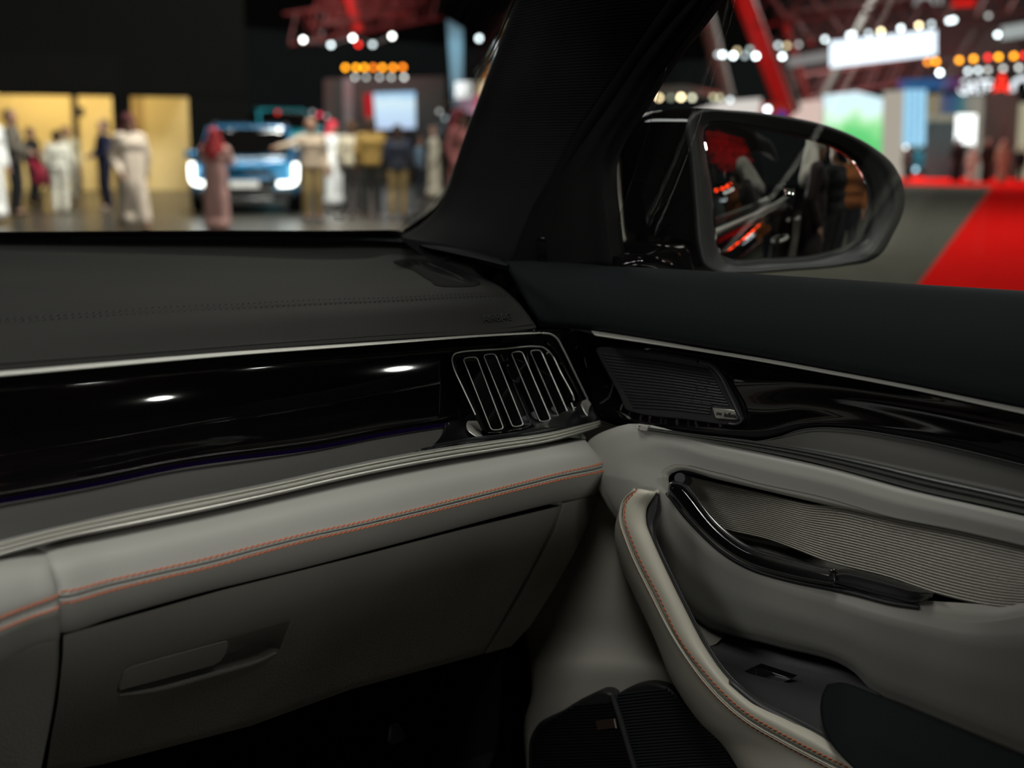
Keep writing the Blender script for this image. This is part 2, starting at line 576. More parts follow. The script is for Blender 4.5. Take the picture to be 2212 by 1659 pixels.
# satin end of the tray around the vent
lU = [(930, 969), (963, 962), (1095, 940), (1180, 926), (1240, 915), (1262, 908), (1275, 895), (1272, 872)]
loft('vent_surround', [YS((.915, .902), [(962, 911), (985, 906), (1019, 901), (1040, 898), (1100, 893), (1200, 877), (1250, 868), (1268, 861)]),
                       YS((.905, .888), [(958, 930), (985, 922), (1022, 915), (1050, 925), (1110, 915), (1205, 898), (1258, 883), (1277, 872)]),
                       YS((.887, .876), [(945, 952), (985, 945), (1030, 942), (1060, 943), (1120, 932), (1215, 913), (1268, 900), (1285, 886)]),
                       YS(.870, [(922, 971), (975, 961), (1035, 950), (1065, 947), (1120, 938), (1215, 922), (1280, 912), (1292, 898)]),
                       YS((.869, .93), [(915, 974), (975, 964), (1035, 953), (1065, 950), (1120, 941), (1215, 926), (1284, 918), (1299, 900)])],
     M['satin'], DB, n=70, sub=5)
tube('tray_edge_line', YS((.912, .871), [(969, 914), (972, 930), (967, 944), (955, 956), (935, 966), (897, 976)]), .0007, M['dchrome'], DB, n=40, seg=6)
# lower ribbed bright strip
cU = [(-200, 1228), (0, 1168), (127, 1137), (253, 1108), (443, 1070), (570, 1045), (732, 1009), (897, 976), (1095, 947), (1200, 932), (1278, 921), (1296, 908)]
cL = [(-200, 1268), (0, 1204), (95, 1176), (221, 1150), (380, 1118), (538, 1084), (732, 1039), (897, 1005), (1095, 971), (1200, 953), (1272, 940), (1300, 922)]
cU = [tuple(v) for v in spl([(x, y, 0) for x, y in cU], 14)[:, :2]]
cL = [tuple(v) for v in spl([(x, y, 0) for x, y in cL], 14)[:, :2]]
prof = [(0, .872), (.06, .864), (.18, .8595), (.28, .861), (.33, .8645), (.38, .8605), (.5, .8575), (.6, .859), (.645, .863), (.69, .8595), (.8, .858), (.9, .861), (1, .872)]
loft('lower_trim_strip', [YS(y, mix(cU, cL, t)) for t, y in prof], M['chrome'], DB, n=90, sub=2, thick=.0008)

# leather knee pad
b0 = [(104, 1176), (221, 1151), (380, 1119), (538, 1085), (732, 1040), (897, 1006), (1095, 972), (1258, 943)]
b2 = [(129, 1278), (319, 1235), (478, 1199), (600, 1167), (831, 1116), (963, 1083), (1128, 1042), (1303, 997)]
b4 = [(131, 1303), (319, 1256), (478, 1219), (600, 1184), (831, 1130), (963, 1098), (1128, 1056), (1307, 1013)]
b6 = [(134, 1364), (319, 1310), (478, 1267), (600, 1238), (799, 1187), (997, 1135), (1150, 1095), (1292, 1063)]
b0, b2, b4, b6 = [[tuple(v) for v in spl([(x, y, 0) for x, y in q], 12)[:, :2]] for q in (b0, b2, b4, b6)]
b1, b5, b3 = mix(b0, b2, .5), mix(b4, b6, .55), mix(b2, b4, .52)
bq = mix(b0, b2, .14)


def wrap(row, d=.05):
    """carry a row round the far end of the pad towards the door"""
    e = row[-1]
    return [row[0] + A(-.0005, .03, 0)] + row + [e + A(.006, .012, 0), e + A(.008, d, 0)]


bol = [YS(.90, b0), YS(.877, b0), YS(.862, bq), YS(.846, b1), YS(.8385, b2), YS(.8375, mix(b2, b4, .3)), YS(.8405, b3), YS(.837, mix(b2, b4, .72)), YS(.8375, b4), YS(.846, b5), YS(.866, b6), YS(.90, b6)]
KP = loft('', [wrap(r) for r in bol], None, n=120, sub=4, ret=True)
grid_obj('knee_pad', KP, M['leather'], DB, .003)
nB = A(0, -1, .35)
stitches('knee_pad_stitching', [(KP[16][5:-7], nB), (KP[32][5:-7], nB)], M['thread'], DB, pitch=.0058, length=.0062, w=.00075, lift=.0007, slant=.0008)
# the matching pad and panel of the centre console side
k0 = [(-200, 1275), (0, 1206), (50, 1192), (97, 1182)]
k2 = [(-200, 1425), (0, 1334), (64, 1309), (124, 1285)]
k4 = [(-200, 1455), (0, 1360), (64, 1334), (128, 1310)]
k6 = [(-200, 1560), (0, 1436), (32, 1414), (80, 1391), (128, 1377)]
kk = [YS((.86, .90), k0), YS((.84, .877), k0), YS((.81, .846), mix(k0, k2, .5)), YS((.803, .8385), k2), YS((.805, .8405), mix(k2, k4, .5)), YS((.803, .8385), k4),
      YS((.81, .85), [(-200, 1505), (0, 1395), (64, 1363), (131, 1340)]), YS((.83, .868), k6), YS((.86, .90), k6)]
KC = loft('', [r + [r[-1] + A(.0005, .03, 0)] for r in kk], None, n=60, sub=4, ret=True)
grid_obj('console_pad', KC, M['leather'], DB, .003)
stitches('console_pad_stitching', [(KC[12][:-9], nB), (KC[20][:-9], nB)], M['thread'], DB, pitch=.0058, length=.0062, w=.00075, lift=.0007, slant=.0008)
loft('console_panel', [YS((.84, .872), k6), YS((.85, .878), [(-200, 1600), (0, 1470), (60, 1440), (127, 1425)]),
                       YS((.86, .888), [(-200, 1680), (0, 1560), (60, 1540), (116, 1520)]), YS((.88, .90), [(-200, 1800), (0, 1700), (60, 1690), (88, 1665)]),
                       YS((.90, .92), [(-200, 1950), (0, 1850), (40, 1840), (60, 1830)])], M['plastic'], DB, n=30, sub=5)
# dark gap liner behind the pads
loft('gap_liner', [YS(.915, [(-200, 1250), (100, 1170), (700, 1040), (1250, 950)]), YS(.905, [(-200, 1400), (130, 1290), (700, 1150), (1285, 1010)]),
                   YS(.91, [(-200, 1530), (133, 1368), (700, 1220), (1285, 1066)]), YS((.925, .97), [(-200, 1660), (120, 1480), (300, 1480), (1130, 1250)]), YS((.955, .99), [(-200, 1850), (110, 1690), (600, 1480), (1100, 1330)])], M['rubber'], DB, n=30, sub=3)

# glovebox lid with a recessed latch
inn = [(628, 1340), (560, 1360), (494, 1379), (390, 1408), (284, 1437), (265, 1450), (255, 1478), (252, 1494), (262, 1503), (330, 1487), (440, 1457), (500, 1441), (570, 1422), (604, 1402)]
out = [(1213, 1091), (1000, 1142), (799, 1194), (478, 1274), (136, 1371), (134, 1420), (124, 1513), (108, 1600), (98, 1672), (223, 1651), (542, 1568), (759, 1489), (1045, 1412), (1150, 1230)]


def lidY(p):
    # lid leans away from the seats towards its lower edge
    x, y = p
    top = 1371 - (x - 136) * .262
    return .868 + max(0, y - top) * .00026 - .000000012 * max(0, x - 400) * max(0, y - top)


def lid(pts, d=0):
    return [P(x, y, Y=lidY((x, y)) + d) for x, y in pts]


ctr = A(460, 1430)
mid1 = [tuple(A(*a) * .93 + A(*b) * .07) for a, b in zip(inn, out)]
mid2 = [tuple(A(*a) * .5 + A(*b) * .5) for a, b in zip(inn, out)]
out2 = [tuple(A(*b) * .985 + A(*a) * .015) for a, b in zip(inn, out)]


def sharp_loop(pts, n=14):
    r = []
    for i in range(len(pts)):
        a, b = np.asarray(pts[i]), np.asarray(pts[(i + 1) % len(pts)])
        for k in range(n):
            r.append(a * (1 - k / n) + b * k / n)
    return np.array(r)


def annulus(name, loops, m, parent, n=14, sub=3, soft=(), thick=.003, ang=40):
    G = []
    for i, l in enumerate(loops):
        G.append(spl(l, len(l) * n, True, True) if i in soft else sharp_loop(l, n))
    H = []
    for i in range(len(G) - 1):
        for k in range(sub):
            H.append(G[i] * (1 - k / sub) + G[i + 1] * (k / sub))
    H.append(G[-1])
    return grid_obj(name, np.array(H), m, parent, thick, True, ang)


gl = annulus('glovebox_lid', [lid(inn, .001), lid(mid1), lid(mid2), lid(out2), lid(out, .003), lid(out, .02)], M['plastic'], DB, soft=(), sub=4, thick=0, ang=55)
# recess bowl
bowl = []
for k, (s, d) in enumerate(((0, .0), (.06, .010), (.25, .026), (.6, .030), (.97, .030))):
    cc = P(445, 1408, Y=lidY((445, 1408)) + d) if k else None
    bowl.append([p + A(0, d, -.004 * (k > 0)) if k == 0 else (p + A(0, d, 0)) * (1 - s) + cc * s for p in lid(inn, .001)])
grid_obj('latch_recess', np.array([sharp_loop(l, 14) for l in bowl]), M['plastic'], gl, 0, True, 50)
fl = [(257, 1487), (258, 1476), (267, 1451), (285, 1439), (390, 1410), (485, 1384.5), (493, 1385), (494, 1396), (488, 1414), (478, 1428), (462, 1438), (430, 1447), (330, 1474), (275, 1488), (262, 1493)]
prism('latch_handle', sharp_loop(lid(fl, -.0005), 3), (0, .012, 0), M['plastic2'], gl, bevel=.0012)
tube('latch_lower_lip', lid([(256, 1502), (330, 1491), (440, 1462), (500, 1445), (560, 1427), (596, 1410)], .001), lambda t: .0035 * math.sin(math.pi * (t * .96 + .02)) ** .35, M['plastic'], gl, n=50, seg=10)
# side cap with slits
ec = [(1218, 1088), (1255, 1078), (1294, 1067), (1287, 1091), (1256, 1167), (1226, 1222), (1196, 1274), (1148, 1350), (1105, 1397), (1049, 1413), (1079, 1364), (1118, 1296), (1170, 1201), (1199, 1147)]
cap = prism('dash_side_cap', sharp_loop(lid(ec, -.002), 4), (0, .05, 0), M['plastic'], DB, bevel=.0014, segs=2)
for k in range(5):
    yy = 1184 + k * 5.6
    prism('vent_slit', lid([(1205 - k * 1.2, yy + 3.2), (1223 - k * 1.2, yy - 1.8), (1223 - k * 1.2, yy - .9), (1205 - k * 1.2, yy + 4.1)], -.0022), (0, .003, 0), M['dark'], cap)
# footwell: the liner's black colour stands in for the shade down there
fwl = YS(1.25, [(-300, 1500), (400, 1500), (1000, 1350), (1250, 1250)])
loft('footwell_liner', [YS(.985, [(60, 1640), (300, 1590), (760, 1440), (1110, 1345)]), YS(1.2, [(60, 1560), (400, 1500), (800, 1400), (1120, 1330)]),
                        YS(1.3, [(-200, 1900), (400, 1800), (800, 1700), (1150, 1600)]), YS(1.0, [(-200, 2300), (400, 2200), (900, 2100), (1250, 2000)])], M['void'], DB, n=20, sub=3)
foot = prism('footwell_clip', YS(1.14, [(842, 1570), (848, 1558), (862, 1556), (872, 1575), (884, 1596), (850, 1612), (838, 1605)]), (0, .03, 0), M['dark'], DB, bevel=.003)

# ------------------------------------------------------------------ vent
VT = bpy.data.objects.new('air_vent', None)
COL.objects.link(VT)
VT.parent = DB
vo = [(976, 778), (979, 767), (991, 761.5), (1080, 754), (1160, 748.5), (1178, 752), (1190, 764), (1215, 812), (1240, 861), (1246, 890), (1240, 903), (1222, 909), (1140, 924), (1062, 935), (1044, 932), (1034, 915), (1010, 860), (985, 805)]


def ve(p):
    return .928 - (p[1] - 760) * .00026


vp = spl([P(x, y, Y=ve((x, y)) - .002) for x, y in vo], 96, True)
vc = vp.mean(0)
ring('vent_frame', vp, [v * .965 + vc * .035 + A(0, .004, 0) for v in vp], (0, .02, 0), M['gloss'], VT)
tube('vent_outline', [P(x, y, Y=ve((x, y)) - .0025) for x, y in [(1027, 896), (1022, 885), (1000, 838), (978, 788), (976, 775), (981, 765), (993, 761), (1080, 754), (1158, 748.5), (1175, 751), (1187, 760), (1213, 808), (1239, 858), (1240, 865)]], .0008, M['chrome'], VT, n=90, seg=6)
tube('vent_outline', [P(x, y, Y=ve((x, y)) - .0025) for x, y in [(1234, 870), (1241, 888), (1243, 897), (1237, 905), (1222, 910)]], .0007, M['chrome'], VT, n=24, seg=6)
prism('vent_recess', [v * .97 + vc * .03 + A(0, .014, 0) for v in vp], (0, .02, 0), M['rubber'], VT)
for (t0, t1, b0_, b1_) in (((1000, 776), (1030, 773), (1060, 927), (1087, 924)), ((1044, 769), (1070, 766), (1106, 920), (1130, 916)),
                           ((1104, 764), (1128, 761), (1165, 909), (1189, 905)), ((1145, 760), (1168, 758), (1207, 901), (1229, 897))):
    t0, t1, b0_, b1_ = map(lambda q: A(*q), (t0, t1, b0_, b1_))
    loop = []
    for (pa, pb, sg_) in ((t0, t1, -1), (b1_, b0_, 1)):
        hw = (pb - pa) / 2
        ctr_ = (pa + pb) / 2
        ax_ = ((b0_ + b1_) - (t0 + t1)) / 2
        ax_ = ax_ / np.linalg.norm(ax_)
        for w in np.linspace(math.pi, 0, 9):
            cw, sw_ = math.cos(w), math.sin(w)
            cw = math.copysign(abs(cw) ** .6, cw)
            loop.append(ctr_ + hw * cw + ax_ * sg_ * 9 * (sw_ ** .7) - ax_ * sg_ * 6)
    loop = sharp_loop(loop, 2)
    lp = [P(q[0], q[1], Y=ve(q) + .0005) for q in loop]
    pr = np.array(lp)
    v_ = prism('vent_vane', pr, (0, .010, 0), M['gloss'], VT, bevel=.0012, segs=2)
    tube('vane_edge', [v + A(0, -.0004, 0) for v in lp], .00055, M['chrome'], v_, n=0, seg=5, closed=True)
tube('vent_divider', [P(1082, 766, Y=ve((1082, 766)) + .004), P(1146, 914, Y=ve((1146, 914)) + .004)], .0012, M['satin'], VT, n=6)
kn = [(1096, 786), (1108, 781), (1114, 790), (1125, 822), (1122, 828), (1112, 826), (1104, 812)]
prism('vent_slider_knob', spl([P(x, y, Y=ve((x, y)) - .004) for x, y in kn], 30, True), (0, .012, 0), M['gloss'], VT, bevel=.002, segs=3)

loft('vent_corner_highlight', [YS(.905, [(1014, 903), (1022, 902), (1028, 901)]), YS(.897, [(1008, 918), (1022, 920), (1034, 922)]), YS(.885, [(1014, 932), (1030, 937), (1042, 940)]), YS(.878, [(1030, 943), (1038, 944.5), (1046, 944)])], M['chrome'], VT, n=14, sub=5, thick=.001)  # chrome pieces modelled in place of highlights at the vent corners
loft('vent_corner_highlight', [YS(.897, [(1258, 866), (1264, 864), (1269, 862)]), YS(.888, [(1256, 874), (1270, 874), (1277, 872)]), YS(.880, [(1262, 888), (1276, 890), (1285, 887)]), YS(.876, [(1272, 902), (1281, 903), (1289, 899)])], M['chrome'], VT, n=14, sub=5, thick=.001)
# ------------------------------------------------------------------ passenger door
DR = root('door_card', 'dark and grey leather front passenger door trim with window', 'door card')
tp_top = [(1087, 563), (1150, 560.5), (1320, 573), (1500, 583), (1700, 595), (1980, 613), (2212, 627), (2500, 646)]
tp_bot = [(1165, 703), (1200, 706), (1276, 712), (1399, 731), (1600, 763), (1781, 797), (1962, 831), (2212, 882), (2500, 945)]
tt = [tuple(v) for v in spl([(x, y, 0) for x, y in tp_top], 12)[:, :2]]
tb = [tuple(v) for v in spl([(x, y, 0) for x, y in tp_bot], 12)[:, :2]]
tf = (.80, .765)
loft('door_top_pad', [XS((.86, .84), [(x + 4, y + 12) for x, y in tt]), XS((.83, .80), [(x, y + 1) for x, y in tt]), XS((.80, .765), [(x, y + 3) for x, y in mix(tt, tb, .02)]), XS((.775, .735), mix(tt, tb, .18)), XS((.755, .715), mix(tt, tb, .45)),
                      XS((.745, .708), mix(tt, tb, .75)), XS((.745, .708), mix(tt, tb, .95)), XS((.765, .728), [(x, y + 2) for x, y in tb])], M['padside'], DR, n=80, sub=4)
# bright strip
gU = [(1276, 712), (1399, 731), (1523, 753), (1648, 773), (1781, 797), (1962, 831), (2142, 868), (2212, 882), (2500, 945)]
gL = [(1285, 726), (1399, 743), (1523, 762), (1648, 783), (1781, 807), (1962, 841), (2142, 880), (2212, 895), (2500, 960)]
loft('bright_strip', [XS((.751, .714), gU), XS((.7445, .7075), mix(gU, gL, .25)), XS((.7395, .7025), mix(gU, gL, .55)), XS((.7368, .6998), mix(gU, gL, .85)), XS((.745, .708), gL)], M['chrome'], DR, n=70, sub=3, thick=.0008)
# gloss panel
hB = [(1285, 905), (1354, 925), (1440, 940), (1560, 952), (1640, 955), (1683, 945), (1725, 930), (1763, 925), (1817, 926), (1962, 947), (2212, 1005), (2500, 1080)]
hT = [(1240, 712), (1300, 727), (1420, 746), (1523, 762), (1610, 776), (1660, 785), (1700, 792), (1740, 800), (1781, 807), (1962, 841), (2212, 895), (2500, 960)]
Gd = [XS((.79, .72), hT), XS((.785, .722), mix(hT, hB, .25)), XS((.785, .728), mix(hT, hB, .6)), XS((.775, .742), hB), XS((.79, .76), [(x, y + 6) for x, y in hB])]
loft('door_gloss_panel', Gd, M['gloss'], DR, n=90, sub=5)
tube('gloss_edge_line', XS((.752, .738), hB[3:]), .0008, M['black'], DR, n=70, seg=6)
# tray below it
lT = [(1380, 919), (1498, 937), (1635, 953), (1740, 970), (1853, 992), (2034, 1034), (2212, 1074), (2500, 1145)]
lB = [(1378, 930), (1490, 947), (1600, 968), (1687, 985), (1800, 1011), (1962, 1057), (2212, 1113), (2500, 1190)]
loft('door_tray', [XS((.76, .752), [(1400, 925), (1560, 948), (1640, 952), (1683, 943), (1763, 924), (1817, 925), (1962, 947), (2212, 1005), (2500, 1080)]),
                   XS((.74, .735), [(1400, 925), (1560, 950), (1640, 957), (1690, 954), (1763, 950), (1817, 956), (1962, 983), (2212, 1030), (2500, 1105)]),
                   XS((.725, .705), [(1400, 926), (1540, 943), (1635, 954), (1700, 964), (1763, 975), (1817, 985), (1962, 1016), (2212, 1073), (2500, 1145)])], M['tray'], DR, n=60, sub=4)
lTs = [tuple(v) for v in spl([(x, y, 0) for x, y in lT], 10)[:, :2]]
lBs = [tuple(v) for v in spl([(x, y, 0) for x, y in lB], 10)[:, :2]]
ld = [(0, .725), (.08, .712), (.2, .710), (.3, .7155), (.4, .7095), (.5, .7095), (.58, .7155), (.68, .710), (.85, .711), (1, .728)]
loft('lower_dark_strip', [XS((x - .004, x - .021), mix(lTs, lBs, t)) for t, x in ld], M['ribmetal'], DR, n=70, sub=2, thick=.001)
prism('strip_end_cap', XS(.7045, [(1379, 930), (1381, 922), (1388, 918.5), (1399, 920), (1396, 932)]), (.006, 0, 0), M['plastic2'], DR, bevel=.001)

# upper speaker grille
go = [(1287, 752), (1296, 750), (1424, 764), (1511, 781), (1534, 789), (1553, 809), (1598, 899), (1602, 909), (1590, 917), (1480, 907), (1374, 893), (1350, 884), (1340, 860)]
sg = prism('door_speaker_grille', spl([P(x, y, X=.772 - (x - 1287) * .00003) for x, y in go], 80, True), (.012, 0, 0), M['black'], DR, bevel=.0015)


def gpt(x, y, d=0):
    return P(x, y, X=.7715 - (x - 1287) * .00003 + d)


for k in range(17):
    t = (k + 1) / 18
    a = A(1298, 758) * (1 - t) + A(1372, 886) * t
    b = A(1528, 792) * (1 - t) + A(1592, 908) * t
    if k > 12:
        b = A(1536, 0) * 1 + A(0, b[1] - 8)
    m_ = (a + b) / 2 + A(0, -2)
    tube('grille_slat', [gpt(a[0], a[1]), gpt(m_[0], m_[1]), gpt(b[0], b[1])], .0011, M['slat'], sg, n=14, seg=5)
for (x, y) in ((1508, 818), (1529, 820), (1503, 833), (1524, 836), (1498, 848), (1519, 851), (1540, 854), (1493, 862), (1514, 865), (1535, 869), (1505, 879), (1530, 884)):
    tube('grille_pin', [gpt(x, y, -.001), gpt(x + 2.5, y + 8, -.001)], .0006, M['dchrome'], sg, n=4, seg=5)
tube('grille_rim', [gpt(x, y, -.001) for x, y in [(1511, 782), (1534, 790), (1552, 808), (1575, 852), (1597, 898), (1601, 908), (1590, 916), (1575, 915)]], .0013, M['dark'], sg, n=50, seg=6)
bd = [gpt(x, y, -.0025) for x, y in [(1538, 880), (1586, 886), (1594, 904), (1590, 907), (1549, 904), (1545, 902)]]
bg = prism('speaker_badge', bd, (.003, 0, 0), mat('brushed_badge_metal', (.5, .49, .45), .3, 1), sg, bevel=.0004)
text('badge_lettering', '\u221e infinity', gpt(1547, 898.5, -.0032), gpt(1590, 904, 0) - gpt(1547, 898.5, 0), (0, -.05, 1), .0082, M['black'], sg, depth=.0003)

# main leather panel around the handle pocket
pin = [(1430, 1019), (1448, 1006), (1551, 1022), (1640, 1045), (1782, 1076), (1923, 1117), (2065, 1145), (2212, 1179), (2420, 1228), (2470, 1285), (2350, 1318), (2212, 1332),
       (2150, 1342), (2093, 1345), (2008, 1332), (1923, 1313), (1782, 1274), (1660, 1239), (1578, 1201), (1524, 1160), (1483, 1117), (1455, 1085), (1438, 1052)]
pou = [(1265, 965), (1335, 921), (1551, 958), (1687, 986), (1800, 1012), (1962, 1057), (2100, 1089), (2230, 1119), (2450, 1172), (2750, 1300), (2600, 1770), (2320, 1677),
       (2212, 1632), (2080, 1577), (1960, 1527), (1889, 1497), (1845, 1453), (1684, 1399), (1562, 1367), (1527, 1353), (1492, 1325), (1430, 1240), (1300, 1072)]
xi, xm, xo = .708, .690, .712


def door_x(p, base):
    # door skin leans in towards the seat as it runs back
    # and leans under below the pocket
    pb = np.interp(p[0], [1430, 1524, 1660, 1923, 2093, 2212, 2470], [1120, 1185, 1265, 1335, 1365, 1355, 1310])
    return base + (1500 - p[0]) * .000022 + max(0, p[1] - pb) * .00022


md = [tuple(A(*a) * .5 + A(*b) * .5) for a, b in zip(pin, pou)]
m2 = [tuple(A(*a) * .88 + A(*b) * .12) for a, b in zip(pin, pou)]
m8 = [tuple(A(*a) * .12 + A(*b) * .88) for a, b in zip(pin, pou)]


def dx(pts, b):
    return [P(x, y, X=door_x((x, y), b)) for x, y in pts]


annulus('door_leather_panel', [dx(pin, .722), dx(pin, .7128), dx(m2, .7118), dx(md, .708), dx(m8, .7085), dx(pou, .712), dx(pou, .735)], M['leather'], DR, n=8, sub=4, soft=(0, 1, 2, 3, 4, 5, 6), thick=0, ang=60)
# plain surround just inside the outline
pc = [(1445, 1030), (1462, 1018), (1551, 1036), (1640, 1057), (1782, 1090), (1923, 1119), (2065, 1147), (2212, 1181), (2415, 1230), (2462, 1284), (2350, 1305), (2212, 1302),
      (2164, 1311), (2122, 1306), (2008, 1298), (1923, 1290), (1782, 1255), (1660, 1222), (1578, 1186), (1524, 1146), (1483, 1106), (1460, 1080), (1448, 1055)]
annulus('pocket_surround', [dx(pin, .713), dx([tuple(A(*a) * .5 + A(*b) * .5) for a, b in zip(pin, pc)], .7135), dx(pc, .716), dx(pc, .735)], M['plastic2'], DR, n=8, sub=3, soft=(0, 1, 2, 3), thick=0, ang=60)
# ribbed panel in the pocket: ribs bend away into the pocket towards the front
top_r = [(1450, 1020), (1489, 1032), (1551, 1046), (1640, 1066), (1768, 1092), (1800, 1092), (1923, 1119), (2065, 1147), (2212, 1181), (2420, 1232)]
bot_r = [(1470, 1090), (1530, 1128), (1590, 1150), (1640, 1160), (1700, 1180), (1782, 1212), (1923, 1249), (2017, 1281), (2122, 1306), (2380, 1310)]
q0, q1 = [[tuple(v) for v in spl([(x, y, 0) for x, y in q], 24)[:, :2]] for q in (top_r, bot_r)]
NR = 22


def rib_row(t, off):
    row = []
    for i, (a, b) in enumerate(zip(q0, q1)):
        u = i / 23
        x = a[0] * (1 - t) + b[0] * t
        y = a[1] * (1 - t) + b[1] * t
        fr = max(0., min(1., (1740 - x) / 260))
        dip = fr * fr * (3 - 2 * fr)
        row.append(P(x, y, X=door_x((x, y), .721) + .020 * dip + off))
    return row


rr = []
for k in range(NR):
    for f, o_ in ((.0, .0018), (.25, .0003), (.5, 0), (.75, .0003)):
        rr.append(rib_row((k + f) / NR, o_))
rr.append(rib_row(1, .002))
grid_obj('ribbed_pocket_panel', np.array([spl(r, 90) for r in rr]), M['rib'], DR, .003, ang=80)
# pocket floor behind handle
loft('pocket_floor', [dx([(1425, 1040), (1500, 1120), (1590, 1150), (1690, 1172), (1800, 1215), (1960, 1262)], .765), dx([(1425, 1060), (1500, 1160), (1600, 1215), (1700, 1250), (1810, 1275), (1960, 1305)], .735)], M['plastic2'], DR, n=30, sub=4)
loft('pocket_back', [dx([(1420, 1000), (1560, 1025), (1800, 1080)], .775), dx([(1430, 1090), (1600, 1180), (1820, 1240)], .775)], M['dark'], DR, n=12, sub=3)
# release handle
hU = [(1446, 1042), (1464, 1036), (1486, 1050), (1511, 1082), (1551, 1131), (1605, 1173), (1687, 1201), (1795, 1229)]
hL = [(1443, 1058), (1458, 1078), (1478, 1105), (1511, 1141), (1551, 1178), (1619, 1219), (1700, 1244), (1798, 1264)]
hU, hL = [[tuple(v) for v in spl([(x, y, 0) for x, y in q], 14)[:, :2]] for q in (hU, hL)]
RH = bpy.data.objects.new('release_handle', None)
COL.objects.link(RH)
RH.parent = DR
hm = [(0, .722), (.05, .703), (.16, .695), (.32, .696), (.6, .699), (.9, .704), (1, .715)]
loft('lever', [dx(mix(hU, hL, t), x) for t, x in hm], M['dchrome'], RH, n=70, sub=4, thick=.006)
kU = [(1803, 1234), (1816, 1229), (1906, 1245), (1960, 1262), (2017, 1280)]
kL = [(1804, 1264), (1840, 1273), (1930, 1296), (1985, 1304), (2013, 1290)]
loft('lever_tail', [dx(mix([tuple(v) for v in spl([(x, y, 0) for x, y in kU], 10)[:, :2]], [tuple(v) for v in spl([(x, y, 0) for x, y in kL], 10)[:, :2]], t), x) for t, x in ((0, .722), (.06, .705), (.2, .700), (.5, .704), (.85, .709), (1, .718))], M['dchrome'], RH, n=50, sub=4, thick=.001)
tube('lever_joint', dx([(1805, 1231), (1795, 1240), (1797, 1252), (1803, 1265)], .703), .0015, M['satin'], RH, n=20, seg=6)
tube('pivot_pin', [P(1468, 1033, X=.71), P(1480, 1037, X=.73), P(1490, 1040, X=.765)], .006, M['black'], RH, n=10, seg=12)
hS = hL + kL[1:4]
loft('handle_skirt', [dx([(x, y - 2) for x, y in hS], .717), dx([(x - 1, y + 8) for x, y in hS], .7105), dx([(x, y + 14) for x, y in hS], .7125)], M['dark'], RH, n=50, sub=3)

# pull handle cushion
sil = [(1368, 1063), (1348, 1079), (1337, 1106), (1329, 1158), (1340, 1212), (1356, 1253), (1377, 1296), (1418, 1383), (1454, 1470), (1515, 1560), (1570, 1615), (1600, 1663), (1650, 1740)]
ls = [(1372, 1061), (1352, 1078), (1339, 1105), (1339, 1125), (1353, 1171), (1388, 1250), (1404, 1283), (1460, 1383), (1515, 1468), (1598, 1551), (1700, 1612), (1789, 1659), (1900, 1720)]
us = [(1376, 1060), (1359, 1074), (1349, 1100), (1349, 1115), (1361, 1155), (1388, 1220), (1418, 1277), (1473, 1388), (1515, 1443), (1598, 1529), (1700, 1591), (1834, 1659), (1930, 1708)]
rg = [(1416, 1068), (1403, 1086), (1395, 1109), (1399, 1139), (1410, 1166), (1443, 1239), (1482, 1319), (1531, 1410), (1570, 1463), (1626, 1513), (1719, 1561), (1789, 1601), (1848, 1656), (1930, 1700)]
sil, ls, us, rg = [[tuple(v) for v in spl([(x, y, 0) for x, y in q], 26)[:, :2]] for q in (sil, ls, us, rg)]


def ax(row, b):
    # the cushion swings in towards the seat as it comes back and down
    n = len(row) - 1
    return [P(x, y, X=b + .02 * (1 - i / n) - .012 * (i / n)) for i, (x, y) in enumerate(row)]


def closeends(r):
    return [r[0] + (r[0] - C) * .03] + r


ar = [ax(sil, .73), ax(sil, .682), ax(mix(sil, ls, .55), .652), ax(ls, .642), ax(mix(ls, us, .35), .6395), ax(mix(ls, us, .5), .643), ax(mix(ls, us, .65), .6385), ax(us, .637), ax(mix(us, rg, .5), .637), ax(mix(us, rg, .93), .644), ax(rg, .655), ax(rg, .70)]
PH = loft('', [closeends(r) for r in ar], None, n=120, sub=4, ret=True)
grid_obj('pull_handle_cushion', PH, M['leather2'], DR, .003)
nA = A(-1, -.3, .5)
stitches('pull_handle_stitching', [(PH[12][9:], nA), (PH[28][9:], nA)], M['thread'], DR, pitch=.0056, length=.0058, w=.0007, lift=.0007, slant=.0007)
rp = [(1424, 1068), (1427, 1088), (1424, 1112), (1414, 1142), (1419, 1166), (1451, 1239), (1491, 1319), (1541, 1410), (1580, 1461), (1636, 1509), (1729, 1556), (1799, 1596), (1860, 1652), (1940, 1696)]
rp = [tuple(v) for v in spl([(x, y, 0) for x, y in rp], 26)[:, :2]]
loft('pull_handle_piping', [ax(mix(us, rg, .97), .655), ax(mix(rg, rp, .3), .646), ax(mix(rg, rp, .7), .648), ax(rp, .662), ax([(x + 1, y) for x, y in rp], .705)], M['dark'], DR, n=100, sub=3)

